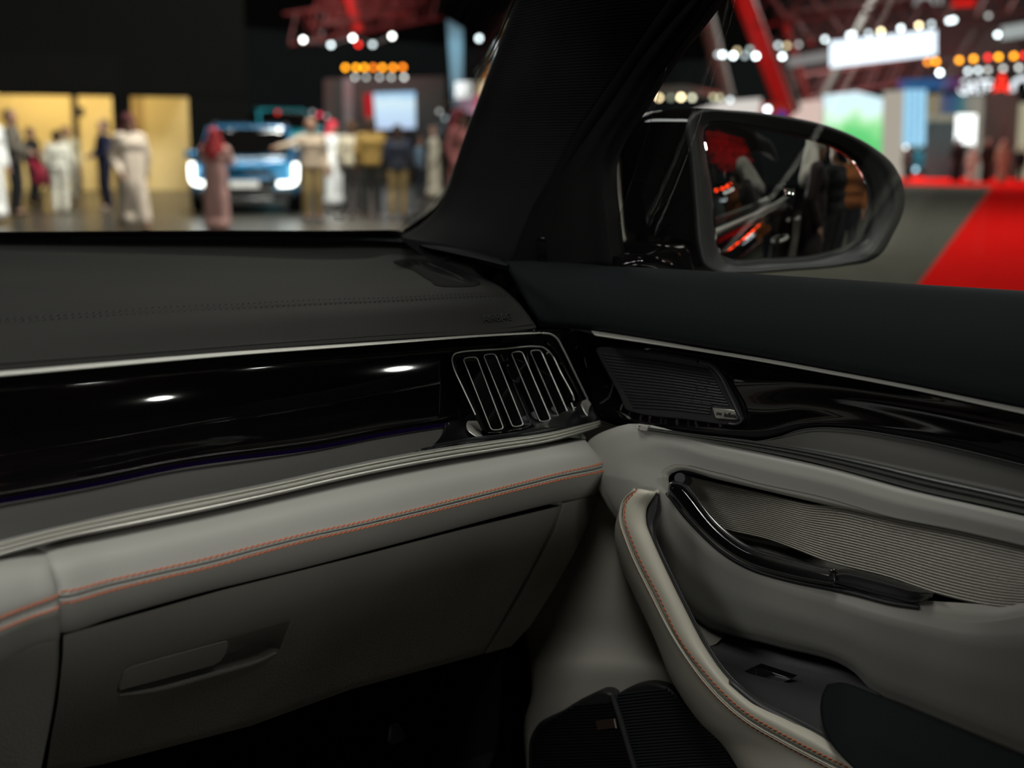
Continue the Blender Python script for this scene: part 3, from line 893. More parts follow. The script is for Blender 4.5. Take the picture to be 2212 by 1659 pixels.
# switch panel and grip bar
sw = [[(1510, 1330), (1560, 1362), (1684, 1394), (1789, 1426), (1845, 1449), (1895, 1492)], [(1532, 1400), (1600, 1420), (1700, 1440), (1790, 1462), (1850, 1478), (1900, 1500)],
      [(1550, 1425), (1620, 1465), (1700, 1490), (1775, 1515), (1830, 1530), (1900, 1540)], [(1580, 1470), (1640, 1520), (1720, 1565), (1795, 1610), (1850, 1650), (1910, 1690)]]
SWG = loft('', [XS((.765, .75), sw[0]), XS((.752, .735), sw[1]), XS((.69, .675), sw[2]), XS((.645, .635), sw[3])], None, n=40, sub=5, ret=True)
sp_ = grid_obj('switch_panel', SWG, M['dark'], DR, .004)
prism('grab_pocket_wall', sharp_loop(XS(.753, [(1480, 1310), (1527, 1348), (1562, 1362), (1558, 1380), (1547, 1391), (1530, 1397), (1505, 1370)]), 3), (.01, 0, 0), M['plastic2'], DR)
SWX = float(on_grid(SWG, 1656, 1461)[0]) - .004
ws = XS(SWX, [(1598, 1454), (1636, 1438), (1714, 1464), (1674, 1484)])
wn = np.cross(ws[1] - ws[0], ws[2] - ws[0])
wn = wn / np.linalg.norm(wn)
wn = wn if np.dot(wn, C - ws[0]) > 0 else -wn
wr = prism('window_switch', [p + wn * .0035 for p in ws], -wn * .012, M['gloss'], sp_, bevel=.0008)
tog = [P(x, y, X=SWX) for x, y in [(1644, 1471), (1678, 1454), (1714, 1464), (1674, 1484)]]
tg = prism('switch_toggle', [p + wn * .0065 for p in tog], -wn * .006, M['dark'], sp_, bevel=.0012)
prism('toggle_edge', [p + wn * .0068 for p in [P(x, y, X=SWX) for x, y in [(1642, 1470), (1677, 1453), (1682, 1455), (1647, 1472)]]], -wn * .001, M['satin'], sp_)
prism('toggle_well', [p + wn * .0038 for p in [P(x, y, X=SWX) for x, y in [(1604, 1454), (1637, 1441), (1674, 1453), (1641, 1468)]]], -wn * .002, M['rubber'], sp_)
gx = P(1690, 1472, X=SWX) - P(1672, 1480, X=SWX)
io, ii_ = [[p + wn * .0069 for p in [P(x, y, X=SWX) for x, y in q]] for q in ([(1673, 1471), (1683, 1467), (1689, 1469), (1686, 1474), (1675, 1477), (1672, 1475)], [(1675, 1472), (1683, 1469), (1687, 1470), (1685, 1473), (1676, 1475.5), (1674, 1474.5)])]
ring('window_symbol', io, ii_, -wn * .0004, M['white'], sp_)
tube('switch_corner_glint', [p + wn * .004 for p in [P(1636, 1439, X=SWX), P(1641, 1470, X=SWX)]], .0005, M['satin'], sp_, n=4, seg=5)
# grip bar behind the switches
br = [[(1787, 1478), (1776, 1500), (1772, 1522), (1777, 1565), (1795, 1605), (1850, 1662)], [(1817, 1474), (1815, 1500), (1815, 1530), (1820, 1570), (1840, 1610), (1900, 1680)],
      [(1888, 1498), (1885, 1515), (1885, 1545), (1890, 1590), (1920, 1640), (1980, 1720)], [(2050, 1565), (2045, 1585), (2045, 1620), (2050, 1660), (2080, 1720), (2140, 1800)],
      [(2212, 1632), (2205, 1655), (2205, 1690), (2210, 1740), (2240, 1800), (2300, 1880)], [(2500, 1752), (2495, 1775), (2495, 1810), (2500, 1860), (2530, 1920), (2590, 2000)]]
loft('armrest_bar', [XS((.668 - .004 * i, .600 - .006 * i), b) for i, b in enumerate(br)], M['padside'], DR, n=24, sub=5)

# lower door
lo = [[(1262, 1040), (1300, 1066), (1345, 1108)], [(1195, 1140), (1300, 1180), (1410, 1230)], [(1125, 1290), (1290, 1310), (1480, 1340)], [(1135, 1366), (1320, 1385), (1520, 1400)],
      [(1143, 1410), (1330, 1418), (1545, 1430)], [(1147, 1449), (1330, 1434), (1560, 1450)], [(1147, 1504), (1380, 1490), (1640, 1530)], [(1133, 1554), (1390, 1560), (1680, 1600)], [(1136, 1659), (1400, 1660), (1730, 1680)], [(1150, 1850), (1420, 1850), (1800, 1850)]]
lx = [.745, .75, .752, .75, .742, .733, .728, .726, .722, .72]
loft('door_lower_panel', [XS(x, q) for x, q in zip(lx, lo)], M['plastic2'], DR, n=40, sub=5)
tube('panel_seam', XS((.735, .722), [(1296, 1066), (1318, 1086), (1342, 1108)]), .0012, M['plastic2'], DR, n=12, seg=6)
lsg = [(1143, 1700), (1140, 1640), (1142, 1601), (1155, 1571), (1211, 1537), (1270, 1503), (1299, 1493), (1316, 1498), (1324, 1508), (1338, 1549), (1366, 1643), (1384, 1705)]
lg = prism('door_speaker_lower', spl(XS(.712, lsg), 80, True), (.02, 0, 0), M['black'], DR, bevel=.003)
for k in range(26):
    t = k / 25
    y0 = 1522 + t * 170
    xl = np.interp(y0 + 4, [1500, 1537, 1571, 1601, 1640, 1700], [1285, 1215, 1160, 1148, 1146, 1150])
    xr = np.interp(y0 - 3, [1498, 1549, 1643, 1705], [1316, 1333, 1360, 1378])
    tube('grille_slat', [P(xl + 3, y0 + 4, X=.7115), P(xr - 3, y0 - 3, X=.7115)], .0012, M['slat'], lg, n=4, seg=4)
tube('grille_edge_bar', XS(.7085, [(1322, 1500), (1338, 1548), (1366, 1643), (1386, 1705)]), .0035, M['dark'], lg, n=20, seg=8)
prism('speaker_badge', XS(.7095, [(1286, 1558), (1326, 1553), (1330, 1572), (1290, 1578)]), (.002, 0, 0), mat('dark_bronze_badge', (.03, .018, .012), .4), lg, bevel=.0003)
tube('badge_edge', XS(.7085, [(1327, 1553), (1331, 1573)]), .0011, M['chrome'], lg, n=4, seg=5)
mpk = [(1332, 1502), (1345, 1492), (1377, 1479), (1413, 1477), (1437, 1485), (1487, 1532), (1556, 1601), (1620, 1690), (1640, 1720), (1384, 1720), (1366, 1643), (1340, 1545)]
mp = prism('map_pocket', spl(XS(.716, mpk), 80, True), (.02, 0, 0), M['black'], DR, bevel=.003)
mpr = mat('blue_black_pocket_ribs', (.010, .0125, .015), .45)
for k in range(30):
    y0 = 1498 + k * 6.6
    xl = np.interp(y0, [1500, 1549, 1643, 1705], [1334, 1346, 1374, 1394])
    xr = np.interp(y0, [1490, 1532, 1601, 1700], [1432, 1480, 1545, 1612])
    tube('pocket_rib', [P(xl, y0 + 3, X=.7155), P((xl + xr) / 2, y0 - 4, X=.7155), P(xr, y0 - 9, X=.7155)], .0014, mpr, mp, n=8, seg=5)

# window frame, sail panel, pane
wi = [(1545, -30), (1527, 0), (1473, 75), (1400, 178), (1372, 227), (1333, 282), (1316, 313), (1303, 350), (1301, 400), (1309, 473), (1320, 575)]
wx = [.715, .72, .75, .78, .787, .793, .795, .797, .798, .80, .805]
wie = [P(x, y, X=X_) for (x, y), X_ in zip(wi, wx)]
wo = [(1500, -30), (1482, 0), (1420, 75), (1335, 185), (1295, 245), (1245, 320), (1215, 370), (1185, 430), (1165, 480), (1145, 530), (1130, 580)]
woe = [P(x, y, X=X_ + .02) for (x, y), X_ in zip(wo, wx)]
wm = [(a * .5 + b * .5) + A(-.012, -.012, 0) for a, b in zip(wie, woe)]
loft('window_frame', [[p + A(.04, .01, 0) for p in wie], wie, [a * .8 + b * .2 + A(-.004, -.004, 0) for a, b in zip(wie, woe)], wm, woe, [p + A(.02, .04, 0) for p in woe]], M['rubber'], DR, n=50, sub=4)
tube('glass_run_seal', [p + A(.012, .004, 0) for p in wie], .004, M['rubber'], DR, n=50, seg=8)
gp_ = []
for z, X_ in ((1.14, .845), (1.25, .828), (1.4, .795), (1.55, .75), (1.66, .71)):
    gp_.append([A(X_ - .02, -1.1, z), A(X_, -.4, z), A(X_ + .004, .2, z), A(X_ + .002, .7, z), A(X_, .98 - (z - 1.14) * .55, z)])
loft('window_pane', gp_, M['glass'], DR, n=24, sub=4, thick=.004)
# ------------------------------------------------------------------ windshield and pillar
WS = root('windshield', 'raked windshield glass with black border above the dashboard', 'windshield')
pe = [(880, 490, 1.50), (930, 455, 1.45), (965, 405, 1.39), (985, 350, 1.34), (1010, 280, 1.28), (1040, 200, 1.21), (1085, 80, 1.13), (1115, 0, 1.08), (1150, -95, 1.01)]
pe3 = [P(x, y, Y=Y_) for x, y, Y_ in pe]
wb = ZS((1.222, 1.224), [(-500, 506), (-200, 504), (0, 503), (300, 501), (500, 500), (700, 500.5), (820, 499)])
rows = [wb + [pe3[0]]]
for q in pe3[1:]:
    dz = q[2] - pe3[0][2]
    e = []
    for p in wb[:-1]:
        # same curved glass, higher up and further back
        fr = dz / (pe3[-1][2] - pe3[0][2])
        e.append(A(p[0] * (1 - .10 * fr) - .02 * fr, p[1] - .50 * fr - .05 * fr * (1 - fr), p[2] + dz))
    rows.append(e + [q + (q - e[-1]) * .05])
for r in range(1):
    rows[0] = rows[0][:-1] + [rows[0][-1]]
rows = [spl(r, 40) for r in rows]
low = [p + A(.006, .05, -.035) for p in rows[0]]
grid_obj('windshield_glass', np.array([low] + rows), M['glass'], WS, .004)
# printed border
fi = wb + pe3
fo = ZS((1.203, 1.2), [(-500, 521), (-200, 519), (0, 518), (300, 518), (500, 518), (700, 518), (820, 519)]) + [p + A(.05, .03, -.05) for p in pe3]
loft('printed_border', [[p + A(-.002, -.006, .001) for p in fi], [p + A(0, -.004, 0) for p in fo]], M['rubber'], WS, n=90, sub=3, thick=.001)
# maker's stamp
so = P(692, 462, Z=1.2345)
sx = P(770, 462, Z=1.2345) - so
sx = sx / np.linalg.norm(sx)
sy = A(0, -.72, .7)
ink = mat('grey_glass_print', (.02, .022, .022), .7)
px = 2580 / 2.05
for x0, x1, y, D_ in ((690, 698, 458.5, 1.98), (700, 712, 459.5, 1.98), (733, 745, 459, 1.978), (707, 712, 464, 1.976), (715, 728, 463.5, 1.976), (731, 742, 464, 1.976), (720, 744, 470, 1.972), (722, 742, 475, 1.97)):
    tube('maker_stamp', [P(x0, y, D=D_), P(x1, y, D=D_)], .0007, ink, WS, n=2, seg=4)
tube('maker_stamp', [P(x, y, D=1.985) for x, y in [(720, 452), (726, 447.5), (735, 446.5), (743, 449), (745, 452)]], .0006, ink, WS, n=16, seg=4)
tube('maker_stamp', [P(x, y, D=1.975) for x, y in [(757, 459), (763, 454), (768, 459), (765, 464), (759, 464)]], .0005, ink, WS, n=20, seg=4, closed=True)
tube('maker_stamp', [P(x, y, D=1.965) for x, y in [(755, 474), (761, 470), (766, 474), (762, 478)]], .0005, ink, WS, n=20, seg=4, closed=True)

PT = root('pillar_trim', 'dark fabric-covered windshield pillar between windshield and door window', 'pillar trim')
fab = M['fabric']
nt = fab.node_tree
wv = nt.nodes.new('ShaderNodeTexWave')
wv.bands_direction = 'Z'
wv.inputs['Scale'].default_value = 95
wv.inputs['Distortion'].default_value = .6
tcn = nt.nodes.new('ShaderNodeTexCoord')
nt.links.new(tcn.outputs['Object'], wv.inputs['Vector'])
bpn = nt.nodes.new('ShaderNodeBump')
bpn.inputs['Strength'].default_value = .35
bpn.inputs['Distance'].default_value = .001
nt.links.new(wv.outputs['Fac'], bpn.inputs['Height'])
nt.links.new(bpn.outputs[0], nt.nodes['Principled BSDF'].inputs['Normal'])
pf = [P(832, 515, Y=1.50)] + [P(x - 4, y + 1, Y=Y_ - .012) for x, y, Y_ in [(880, 503, 1.48), (931, 468, 1.44), (967, 415, 1.385), (988, 352, 1.335), (1012, 282, 1.275), (1042, 202, 1.205), (1087, 82, 1.125), (1117, 0, 1.075), (1152, -95, 1.0)]]
pr_ = [P(x, y, X=X_) for x, y, X_ in [(1100, 600, .87), (1120, 575, .85), (1150, 520, .84), (1180, 450, .835), (1210, 390, .83), (1255, 300, .82), (1305, 225, .81), (1390, 105, .79), (1470, -5, .745), (1520, -70, .71)]]
bulge = A(-.035, -.035, .01)
loft('pillar_cover', [[p + A(.03, .02, 0) for p in pf], pf, [a * .85 + b * .15 + bulge * .5 for a, b in zip(pf, pr_)], [a * .5 + b * .5 + bulge for a, b in zip(pf, pr_)], [a * .15 + b * .85 + bulge * .5 for a, b in zip(pf, pr_)], pr_, [p + A(.05, .03, 0) for p in pr_]],
     fab, PT, n=60, sub=5)
tube('weatherstrip', [p + A(-.006, -.008, 0) for p in pr_], .010, M['rubber'], PT, n=50, seg=10)
# ------------------------------------------------------------------ outside mirror and car side
SM = root('side_mirror', 'gloss black outside mirror seen through the passenger window', 'side mirror')
M0 = P(1790, 370, D=1.66)
d_ = (M0 - C) / np.linalg.norm(M0 - C)
MN = A(.02, -1, .02) - d_
MN /= np.linalg.norm(MN)
MR = 1.25
MC = M0 - MN * MR          # centre of the convex glass


def on_mirror(px, py):
    d = ray(px, py)
    d = d / np.linalg.norm(d)
    b = np.dot(C - MC, d)
    c = np.dot(C - MC, C - MC) - MR * MR
    t = -b - math.sqrt(max(b * b - c, 0))
    return C + d * t


def mirror_dir(px, py):
    """point on the glass and the direction a look into it goes on to"""
    p = on_mirror(px, py)
    n = (p - MC) / MR
    d = ray(px, py)
    d = d / np.linalg.norm(d)
    return p, d - 2 * np.dot(d, n) * n


def behind(px, py, dist):
    p, r = mirror_dir(px, py)
    return p + r * dist


PN = A(.966, 0, .259)
PQ = A(.829, 0, 1.25)


def behind_pane(px, py, dist):
    """as behind(), for looks that meet the side window glass and glance off it"""
    p, r = mirror_dir(px, py)
    k = np.dot(r, PN)
    if k < -.01:
        t = np.dot(PQ - p, PN) / k
        p = p + r * t
        r = r - 2 * k * PN
    return p + r * dist


def polar(pts, ctr, n=120):
    q = spl([(x, y, 0) for x, y in pts], 700, True)[:, :2]
    a = np.arctan2(q[:, 1] - ctr[1], q[:, 0] - ctr[0])
    r = np.hypot(q[:, 1] - ctr[1], q[:, 0] - ctr[0])
    o = np.argsort(a)
    an = np.linspace(-math.pi, math.pi, n, endpoint=False)
    rr_ = np.interp(an, a[o], r[o], period=2 * math.pi)
    return [(ctr[0] + math.cos(t) * k, ctr[1] + math.sin(t) * k) for t, k in zip(an, rr_)]


mo = [(1484, 262), (1494, 246), (1516, 237), (1575, 238), (1701, 252), (1786, 271), (1849, 296), (1891, 321), (1929, 355), (1950, 397), (1955, 431), (1950, 460), (1929, 506), (1903, 549), (1882, 563),
      (1828, 574), (1701, 586), (1600, 592), (1545, 590), (1518, 575), (1508, 545), (1498, 450), (1489, 340)]
mi = [(1523, 266), (1541, 260), (1659, 275), (1743, 294), (1819, 321), (1861, 355), (1882, 397), (1888, 439), (1882, 481), (1870, 515), (1849, 532), (1786, 553), (1659, 565), (1575, 567), (1556, 558), (1547, 532), (1536, 410)]
ml = [(1511, 265), (1522, 252), (1541, 248), (1580, 250), (1701, 266), (1780, 285), (1842, 310), (1885, 342), (1912, 380), (1925, 430), (1918, 470), (1900, 510), (1870, 548), (1826, 562), (1701, 575), (1600, 581), (1556, 577), (1540, 562), (1532, 530), (1520, 400)]
ctr = (1710, 415)
LO, LI, LM = [polar(q, ctr) for q in (mo, mi, ml)]
n_ = MN


def mpl(loop, off):
    return [PP(x, y, M0 + n_ * off, n_) for x, y in loop]


# housing: swept forward from the rim
rim = np.array(mpl(LO, .006))
cen = rim.mean(0)
fwd = A(-.10, 1, -.01)
fwd /= np.linalg.norm(fwd)
loops = [rim]
for s, d in ((1.0, .012), (1.005, .045), (.985, .085), (.93, .118), (.82, .145), (.64, .166), (.4, .178), (.15, .183), (.01, .184)):
    loops.append(cen + (rim - cen) * s + fwd * d)
G = np.array([loops[0]] + [spl([l[j] for l in loops[1:]], 28) for j in range(len(rim))][0:0] + loops[1:])
Gs = np.stack([spl(G[:, j], 40) for j in range(G.shape[1])], 1)
grid_obj('mirror_cap', Gs, M['gloss'], SM, 0, True, 60, face=cen - A(0, 1, 0) * 0 + n_ * 5)
mrim = mat('mirror_rim_plastic', (.012, .0125, .012), .5)
bz = [mpl(LO, .002), mpl(LO, .006), [a * .75 + b * .25 for a, b in zip(mpl(LO, .011), mpl(LM, .011))], [a * .3 + b * .7 for a, b in zip(mpl(LO, .010), mpl(LM, .010))], mpl(LM, .006), [a * .5 + b * .5 for a, b in zip(mpl(LM, .0), mpl(LI, .0))], mpl(LI, -.010), mpl(LI, -.03)]
grid_obj('mirror_rim', np.stack([spl(np.array(bz)[:, j], 29, idx=True) for j in range(len(LO))], 1), mrim, SM, 0, True, 60)
# glass
gm = []
for s in np.linspace(.001, 1.015, 16):
    gm.append([on_mirror(ctr[0] + (x - ctr[0]) * s, ctr[1] + (y - ctr[1]) * s) - n_ * .006 for x, y in LI])
grid_obj('mirror_glass', np.array(gm), mat('silvered_mirror', (.72, .74, .73), .0, 1), SM, .003, True, 60)
# foot
arm = [(1300, 522), (1380, 524), (1484, 528), (1494, 545), (1506, 590), (1512, 640), (1300, 640)]
prism('mirror_foot', [P(x, y, Y=.92) for x, y in arm], (.0, .11, 0), M['gloss'], SM, bevel=.006, segs=3)
tube('foot_trim_line', [P(x, y, Y=.917) for x, y in [(1318, 547), (1400, 546), (1462, 545), (1470, 556), (1474, 578)]], .0012, M['gloss'], SM, n=30, seg=6)
tube('foot_bulge', [P(1330, 575, Y=.90), P(1385, 566, Y=.895), P(1440, 580, Y=.90)], .012, M['gloss'], SM, n=20, seg=12)
for y in (391, 430, 466):
    tube('cap_groove', [cen + (rim[k] - cen) * .992 + fwd * d + A(-.001, -.001, 0) for k, d in ((int(np.argmin([abs(q[1] - y) + 1e3 * (q[0] > 1600) for q in LO])), dd) for dd in (.05, .065, .08, .09))], .0007, M['dchrome'], SM, n=12, seg=5)

CB = root('black_car', 'gloss black side of the car reflected in the outside mirror', 'car')
body = mat('black_car_paint', (.003, .003, .003), .05, coat=1)
yr = [1.25, .9, .3, -.5, -1.3, -2.1, -2.8]
xr_ = [.99, 1.0, 1.005, 1.01, 1.0, .98, .94]
sk = []
for z, dx_ in ((1.15, -.10), (1.14, -.075), (1.10, -.045), (1.0, -.015), (.85, 0), (.7, .0), (.5, -.01), (.36, -.04), (.33, -.10)):
    sk.append([A(x + dx_, y, z + (.02 * (1 - (y + 2.8) / 4) if z > 1 else 0)) for x, y in zip(xr_, yr)])
loft('door_skin', sk, body, CB, n=60, sub=4, thick=.004, face=A(5, 0, 1))
tube('belt_moulding', [A(x - .075, y, 1.155 + .02 * (1 - (y + 2.8) / 4)) for x, y in zip(xr_, yr)][1:], .008, M['chrome'], CB, n=40, seg=8)
for yy in (-.55, -1.6):
    tube('door_handle', [A(1.008, yy - .10, .98), A(1.03, yy - .07, .985), A(1.03, yy + .07, .985), A(1.008, yy + .10, .98)], .009, M['chrome'], CB, n=20, seg=8)

# unseen roof of the car, added to hide the rear lamp from the mirror
rfm = mat('dark_headliner', (.02, .02, .021), .9)
rfr = []
for y in (.22, .1, -.6, -1.4, -2.1, -2.55):
    rfr.append([A(x, y, 1.74 - .10 * (x / .62) ** 4 - (.12 if y < -2.3 else (.03 if y > .2 else 0))) for x in (-.66, -.45, -.2, 0, .2, .45, .66)])
loft('unseen_roof_panel', rfr, rfm, CB, n=30, sub=3, thick=.04, face=A(0, 0, 0))
# ------------------------------------------------------------------ people
def remeshed(name, segs, vox):
    """one continuous skin grown over tapered limbs"""
    V, Fc = [], []
    for p0, p1, ra, rb in segs:
        p0, p1 = A(*p0), A(*p1)
        L = np.linalg.norm(p1 - p0)
        t = (p1 - p0) / max(L, 1e-6)
        a = np.cross(t, A(0, 0, 1) if abs(t[2]) < .9 else A(1, 0, 0))
        a /= np.linalg.norm(a)
        b = np.cross(a, t)
        prof = [(-math.cos(w) * ra, math.sin(w) * ra) for w in np.linspace(.15, math.pi / 2, 4)] + [(L + math.sin(w) * rb, math.cos(w) * rb) for w in np.linspace(0, math.pi / 2 - .15, 4)]
        base = len(V)
        for h, r in prof:
            for k in range(10):
                w = 2 * math.pi * k / 10
                V.append(p0 + t * h + (a * math.cos(w) + b * math.sin(w)) * r)
        for i in range(len(prof) - 1):
            for k in range(10):
                l = (k + 1) % 10
                Fc.append((base + i * 10 + k, base + i * 10 + l, base + i * 10 + 10 + l, base + i * 10 + 10 + k))
        Fc.append(tuple(base + k for k in range(10))[::-1])
        Fc.append(tuple(base + (len(prof) - 1) * 10 + k for k in range(10)))
    o = mk(name, V, Fc, None, None, None, recalc=True)
    m_ = o.modifiers.new('r', 'REMESH')
    m_.mode, m_.voxel_size = 'VOXEL', vox
    s_ = o.modifiers.new('s', 'SMOOTH')
    s_.iterations, s_.factor = 3, .5
    me = bpy.data.meshes.new_from_object(o.evaluated_get(bpy.context.evaluated_depsgraph_get()))
    me.name = name
    bpy.data.objects.remove(o, do_unlink=True)
    me.polygons.foreach_set('use_smooth', [True] * len(me.polygons))
    me.materials.clear()
    me.materials.append(None)
    return me


POSES = {}


def pose_meshes(pose):
    if pose in POSES:
        return POSES[pose]
    st = .20 if pose == 'walk' else 0
    kl, kr = (.10, -.03 - st * .5, .50), (-.10, -.03 + st * .35, .50)
    al, ar_ = (.10, .03 - st, .09), (-.10, .03 + st * 1.2, .12 if st else .09)
    sl, sr = (.19, 0, 1.41), (-.19, 0, 1.41)
    el, er = (.25, .04 - st * .3, 1.13), (-.25, .04 + st * .3, 1.13)
    wl, wr_ = (.24, -.06 + st * .4, .89), (-.24, -.06 - st * .5, .89)
    if pose == 'raise':
        el, wl = (.24, -.12, 1.20), (.10, -.24, 1.42)
        er, wr_ = (-.25, -.10, 1.18), (-.06, -.24, 1.25)
    if pose == 'point':
        er, wr_ = (-.40, -.12, 1.30), (-.62, -.25, 1.26)
    if pose == 'front':
        el, wl = (.25, -.05, 1.14), (.08, -.24, 1.08)
        er, wr_ = (-.25, -.05, 1.14), (-.08, -.24, 1.06)
    legs = []
    for k, a in ((kl, al), (kr, ar_)):
        s = 1 if k[0] > 0 else -1
        legs.append(((.09 * s, 0, .93), k, .085, .058, a, .042))

    def hand(w, e):
        w, e = A(*w), A(*e)
        d = (w - e) / np.linalg.norm(w - e)
        sd = np.cross(d, A(0, 1, 0) if abs(d[1]) < .8 else A(0, 0, 1))
        sd /= np.linalg.norm(sd)
        q = [(w, w + d * .07, .030, .034)]
        for i, ln in enumerate((.06, .075, .07, .055)):
            b = w + d * .09 + sd * (.024 - i * .016)
            q.append((b, b + d * ln + A(0, -.012, 0), .011, .009))
        q.append((w + d * .04 + sd * .03, w + d * .085 + sd * .06, .013, .010))
        return q

    head = [((0, -.005, 1.57), (0, .005, 1.67), .080, .098), ((0, -.045, 1.535), (0, -.02, 1.6), .045, .07), ((0, -.098, 1.59), (0, -.09, 1.62), .014, .010),
            ((.092, .01, 1.59), (.094, .015, 1.63), .016, .02), ((-.092, .01, 1.59), (-.094, .015, 1.63), .016, .02), ((0, .01, 1.44), (0, .005, 1.54), .055, .055)]
    tors = [((-.15, 0, 1.41), (.15, 0, 1.41), .07, .07), ((-.08, 0, 1.30), (.08, 0, 1.30), .118, .118), ((-.06, 0, 1.12), (.06, 0, 1.12), .11, .11), ((-.07, 0, .97), (.07, 0, .97), .115, .115)]
    arms = [(sl, el, .055, .043), (el, wl, .042, .029), (sr, er, .055, .043), (er, wr_, .042, .029)]
    body = head + tors + arms + hand(wl, el) + hand(wr_, er)
    for h, k, r1, r2, a, r3 in legs:
        body += [(h, k, r1, r2), (k, a, r2, r3), (a, (a[0], a[1] - .13, .05), r3, .034)]
    g = {}
    g['body'] = remeshed('body', body, .017)
    up_ = .018
    shirt = [(a, b, c + up_, d + up_) for a, b, c, d in tors] + [(a, b, c + up_, d + up_) for a, b, c, d in arms]
    g['shirt'] = remeshed('shirt', shirt, .019)
    tr = [((-.07, 0, .97), (.07, 0, .97), .128, .128)]
    for h, k, r1, r2, a, r3 in legs:
        tr += [(h, k, r1 + .022, r2 + .024), (k, (a[0], a[1], a[2] - .01), r2 + .024, r3 + .028)]
    g['trousers'] = remeshed('trousers', tr, .019)
    sh = []
    for h, k, r1, r2, a, r3 in legs:
        sh += [((a[0], a[1] + .03, a[2] - .05), (a[0], a[1] - .15, a[2] - .055), .042, .038)]
    g['shoes'] = remeshed('shoes', sh, .014)
    rb = shirt + [((-.06, 0, 1.12), (-.05, -st * .2, .7), .135, .145), ((.06, 0, 1.12), (.05, -st * .2, .7), .135, .145), ((-.06, -st * .2, .7), (-.08, st * .35, .17), .145, .14), ((.06, -st * .2, .7), (.08, -st * .55, .17), .145, .14),
                  ((-.08, -.06, .17), (.08, -.06, .17), .12, .12), ((-.08, .06, .17), (.08, .06, .17), .12, .12)]
    g['robe'] = remeshed('robe', rb, .021)
    g['headscarf'] = remeshed('headscarf', [((0, .015, 1.665), (0, .02, 1.68), .112, .108), ((-.075, .03, 1.60), (-.15, .03, 1.40), .05, .065), ((.075, .03, 1.60), (.15, .03, 1.40), .05, .065), ((0, .07, 1.60), (0, .09, 1.32), .075, .11), ((-.07, .05, 1.38), (.07, .05, 1.38), .1, .1)], .017)
    g['hair'] = remeshed('hair', [((0, .022, 1.665), (0, .03, 1.685), .098, .095), ((0, .05, 1.60), (0, .04, 1.66), .075, .09)], .015)
    POSES[pose] = g
    return g


CL = {}


def cloth(c, rough=.8):
    k = tuple(round(v, 3) for v in c)
    if k not in CL:
        CL[k] = mat('cloth_%d' % len(CL), c, rough, spec=.2, var=.12, vscale=9)
    return CL[k]


SKIN = mat('skin', (.32, .17, .11), .55, var=.06)
SKIN2 = mat('skin_light', (.45, .27, .19), .55, var=.06)
PEOPLE = []


def person(label, loc, height, heading, parts, pose='stand', skin=None, group=None):
    """parts: clothing name -> colour"""
    r = root('person', label, 'person', loc, heading, group)
    s = height / 1.78
    r.scale = (s * 1.05, s * 1.05, s)
    g = pose_meshes(pose)
    for k, c in [('body', None)] + list(parts.items()):
        o = bpy.data.objects.new(k, g[k])
        COL.objects.link(o)
        o.parent = r
        o.material_slots[0].link = 'OBJECT'
        o.material_slots[0].material = (skin or SKIN) if k == 'body' else cloth(c)
    PEOPLE.append(r)
    return r


def facing(loc, px_dir):
    return 0


def gnd(px, py):
    return P(px, py, Z=0)


def put(label, px, head, feet, parts, pose='stand', turn=0, skin=None, h=None, group=None):
    """stand a person on the floor; turn 0 faces the car, positive turns to their left"""
    q = gnd(px, feet)
    dep = np.dot(q - C, fw)
    hh = h or (feet - head) * dep / F
    to = math.atan2(C[1] - q[1], C[0] - q[0])
    return person(label, (q[0], q[1], 0), hh, to + math.pi / 2 + math.radians(turn), parts, pose, skin, group)


CREAM, WHITE, BLK, NAVY, KHAKI, RED = (.62, .55, .45), (.85, .86, .86), (.012, .012, .014), (.02, .025, .05), (.28, .2, .09), (.45, .04, .05)
GREY = (.13, .115, .095)
put('person in white robe cut off by the left picture edge', -14, 235, 482, dict(robe=WHITE, headscarf=WHITE), turn=30)
put('person in grey shirt and dark trousers pushing a red stroller', 38, 240, 466, dict(shirt=GREY, trousers=(.012, .012, .016), shoes=BLK, hair=BLK), 'front', turn=75)
put('person in black beside the glowing wall left of the white tracksuit', 77, 277, 440, dict(shirt=BLK, trousers=BLK, shoes=BLK, hair=BLK), turn=60)
put('person in white tracksuit standing behind the red stroller', 133, 284, 458, dict(shirt=(.72, .70, .62), trousers=(.72, .70, .62), shoes=(.5, .5, .45), hair=BLK), turn=170)
put('person in beige top half hidden behind the white tracksuit', 152, 275, 440, dict(shirt=(.42, .38, .26), trousers=(.3, .28, .22), shoes=BLK, hair=BLK), turn=20)
put('person in navy polo and trousers standing sideways by the glowing wall', 232, 262, 455, dict(shirt=(.015, .018, .05), trousers=(.012, .012, .03), shoes=(.2, .2, .2), hair=(.03, .015, .01)), 'front', turn=-70, skin=SKIN2)
put('person in cream robe and dark red checked headscarf walking', 290, 250, 497, dict(robe=(.66, .56, .47), headscarf=(.10, .028, .03), shoes=(.06, .04, .03)), 'walk', turn=25)
put('small person in light blue shirt beside the third glowing opening', 347, 305, 410, dict(shirt=(.16, .2, .33), trousers=BLK, shoes=BLK, hair=BLK), turn=40)
put('person in pink-beige robe and red headscarf raising a phone before the blue car', 470, 280, 505, dict(robe=(.62, .36, .33), headscarf=(.32, .03, .035), shoes=(.1, .05, .04)), 'raise', turn=160)
put('person in beige shirt and khaki trousers pointing at the blue car', 676, 258, 476, dict(shirt=(.42, .33, .25), trousers=KHAKI, shoes=BLK, hair=BLK), 'point', turn=15)
put('person in bright white robe and red headscarf beside the blue car', 722, 264, 451, dict(robe=(.93, .95, .97), headscarf=(.62, .045, .08), shoes=BLK), turn=60)
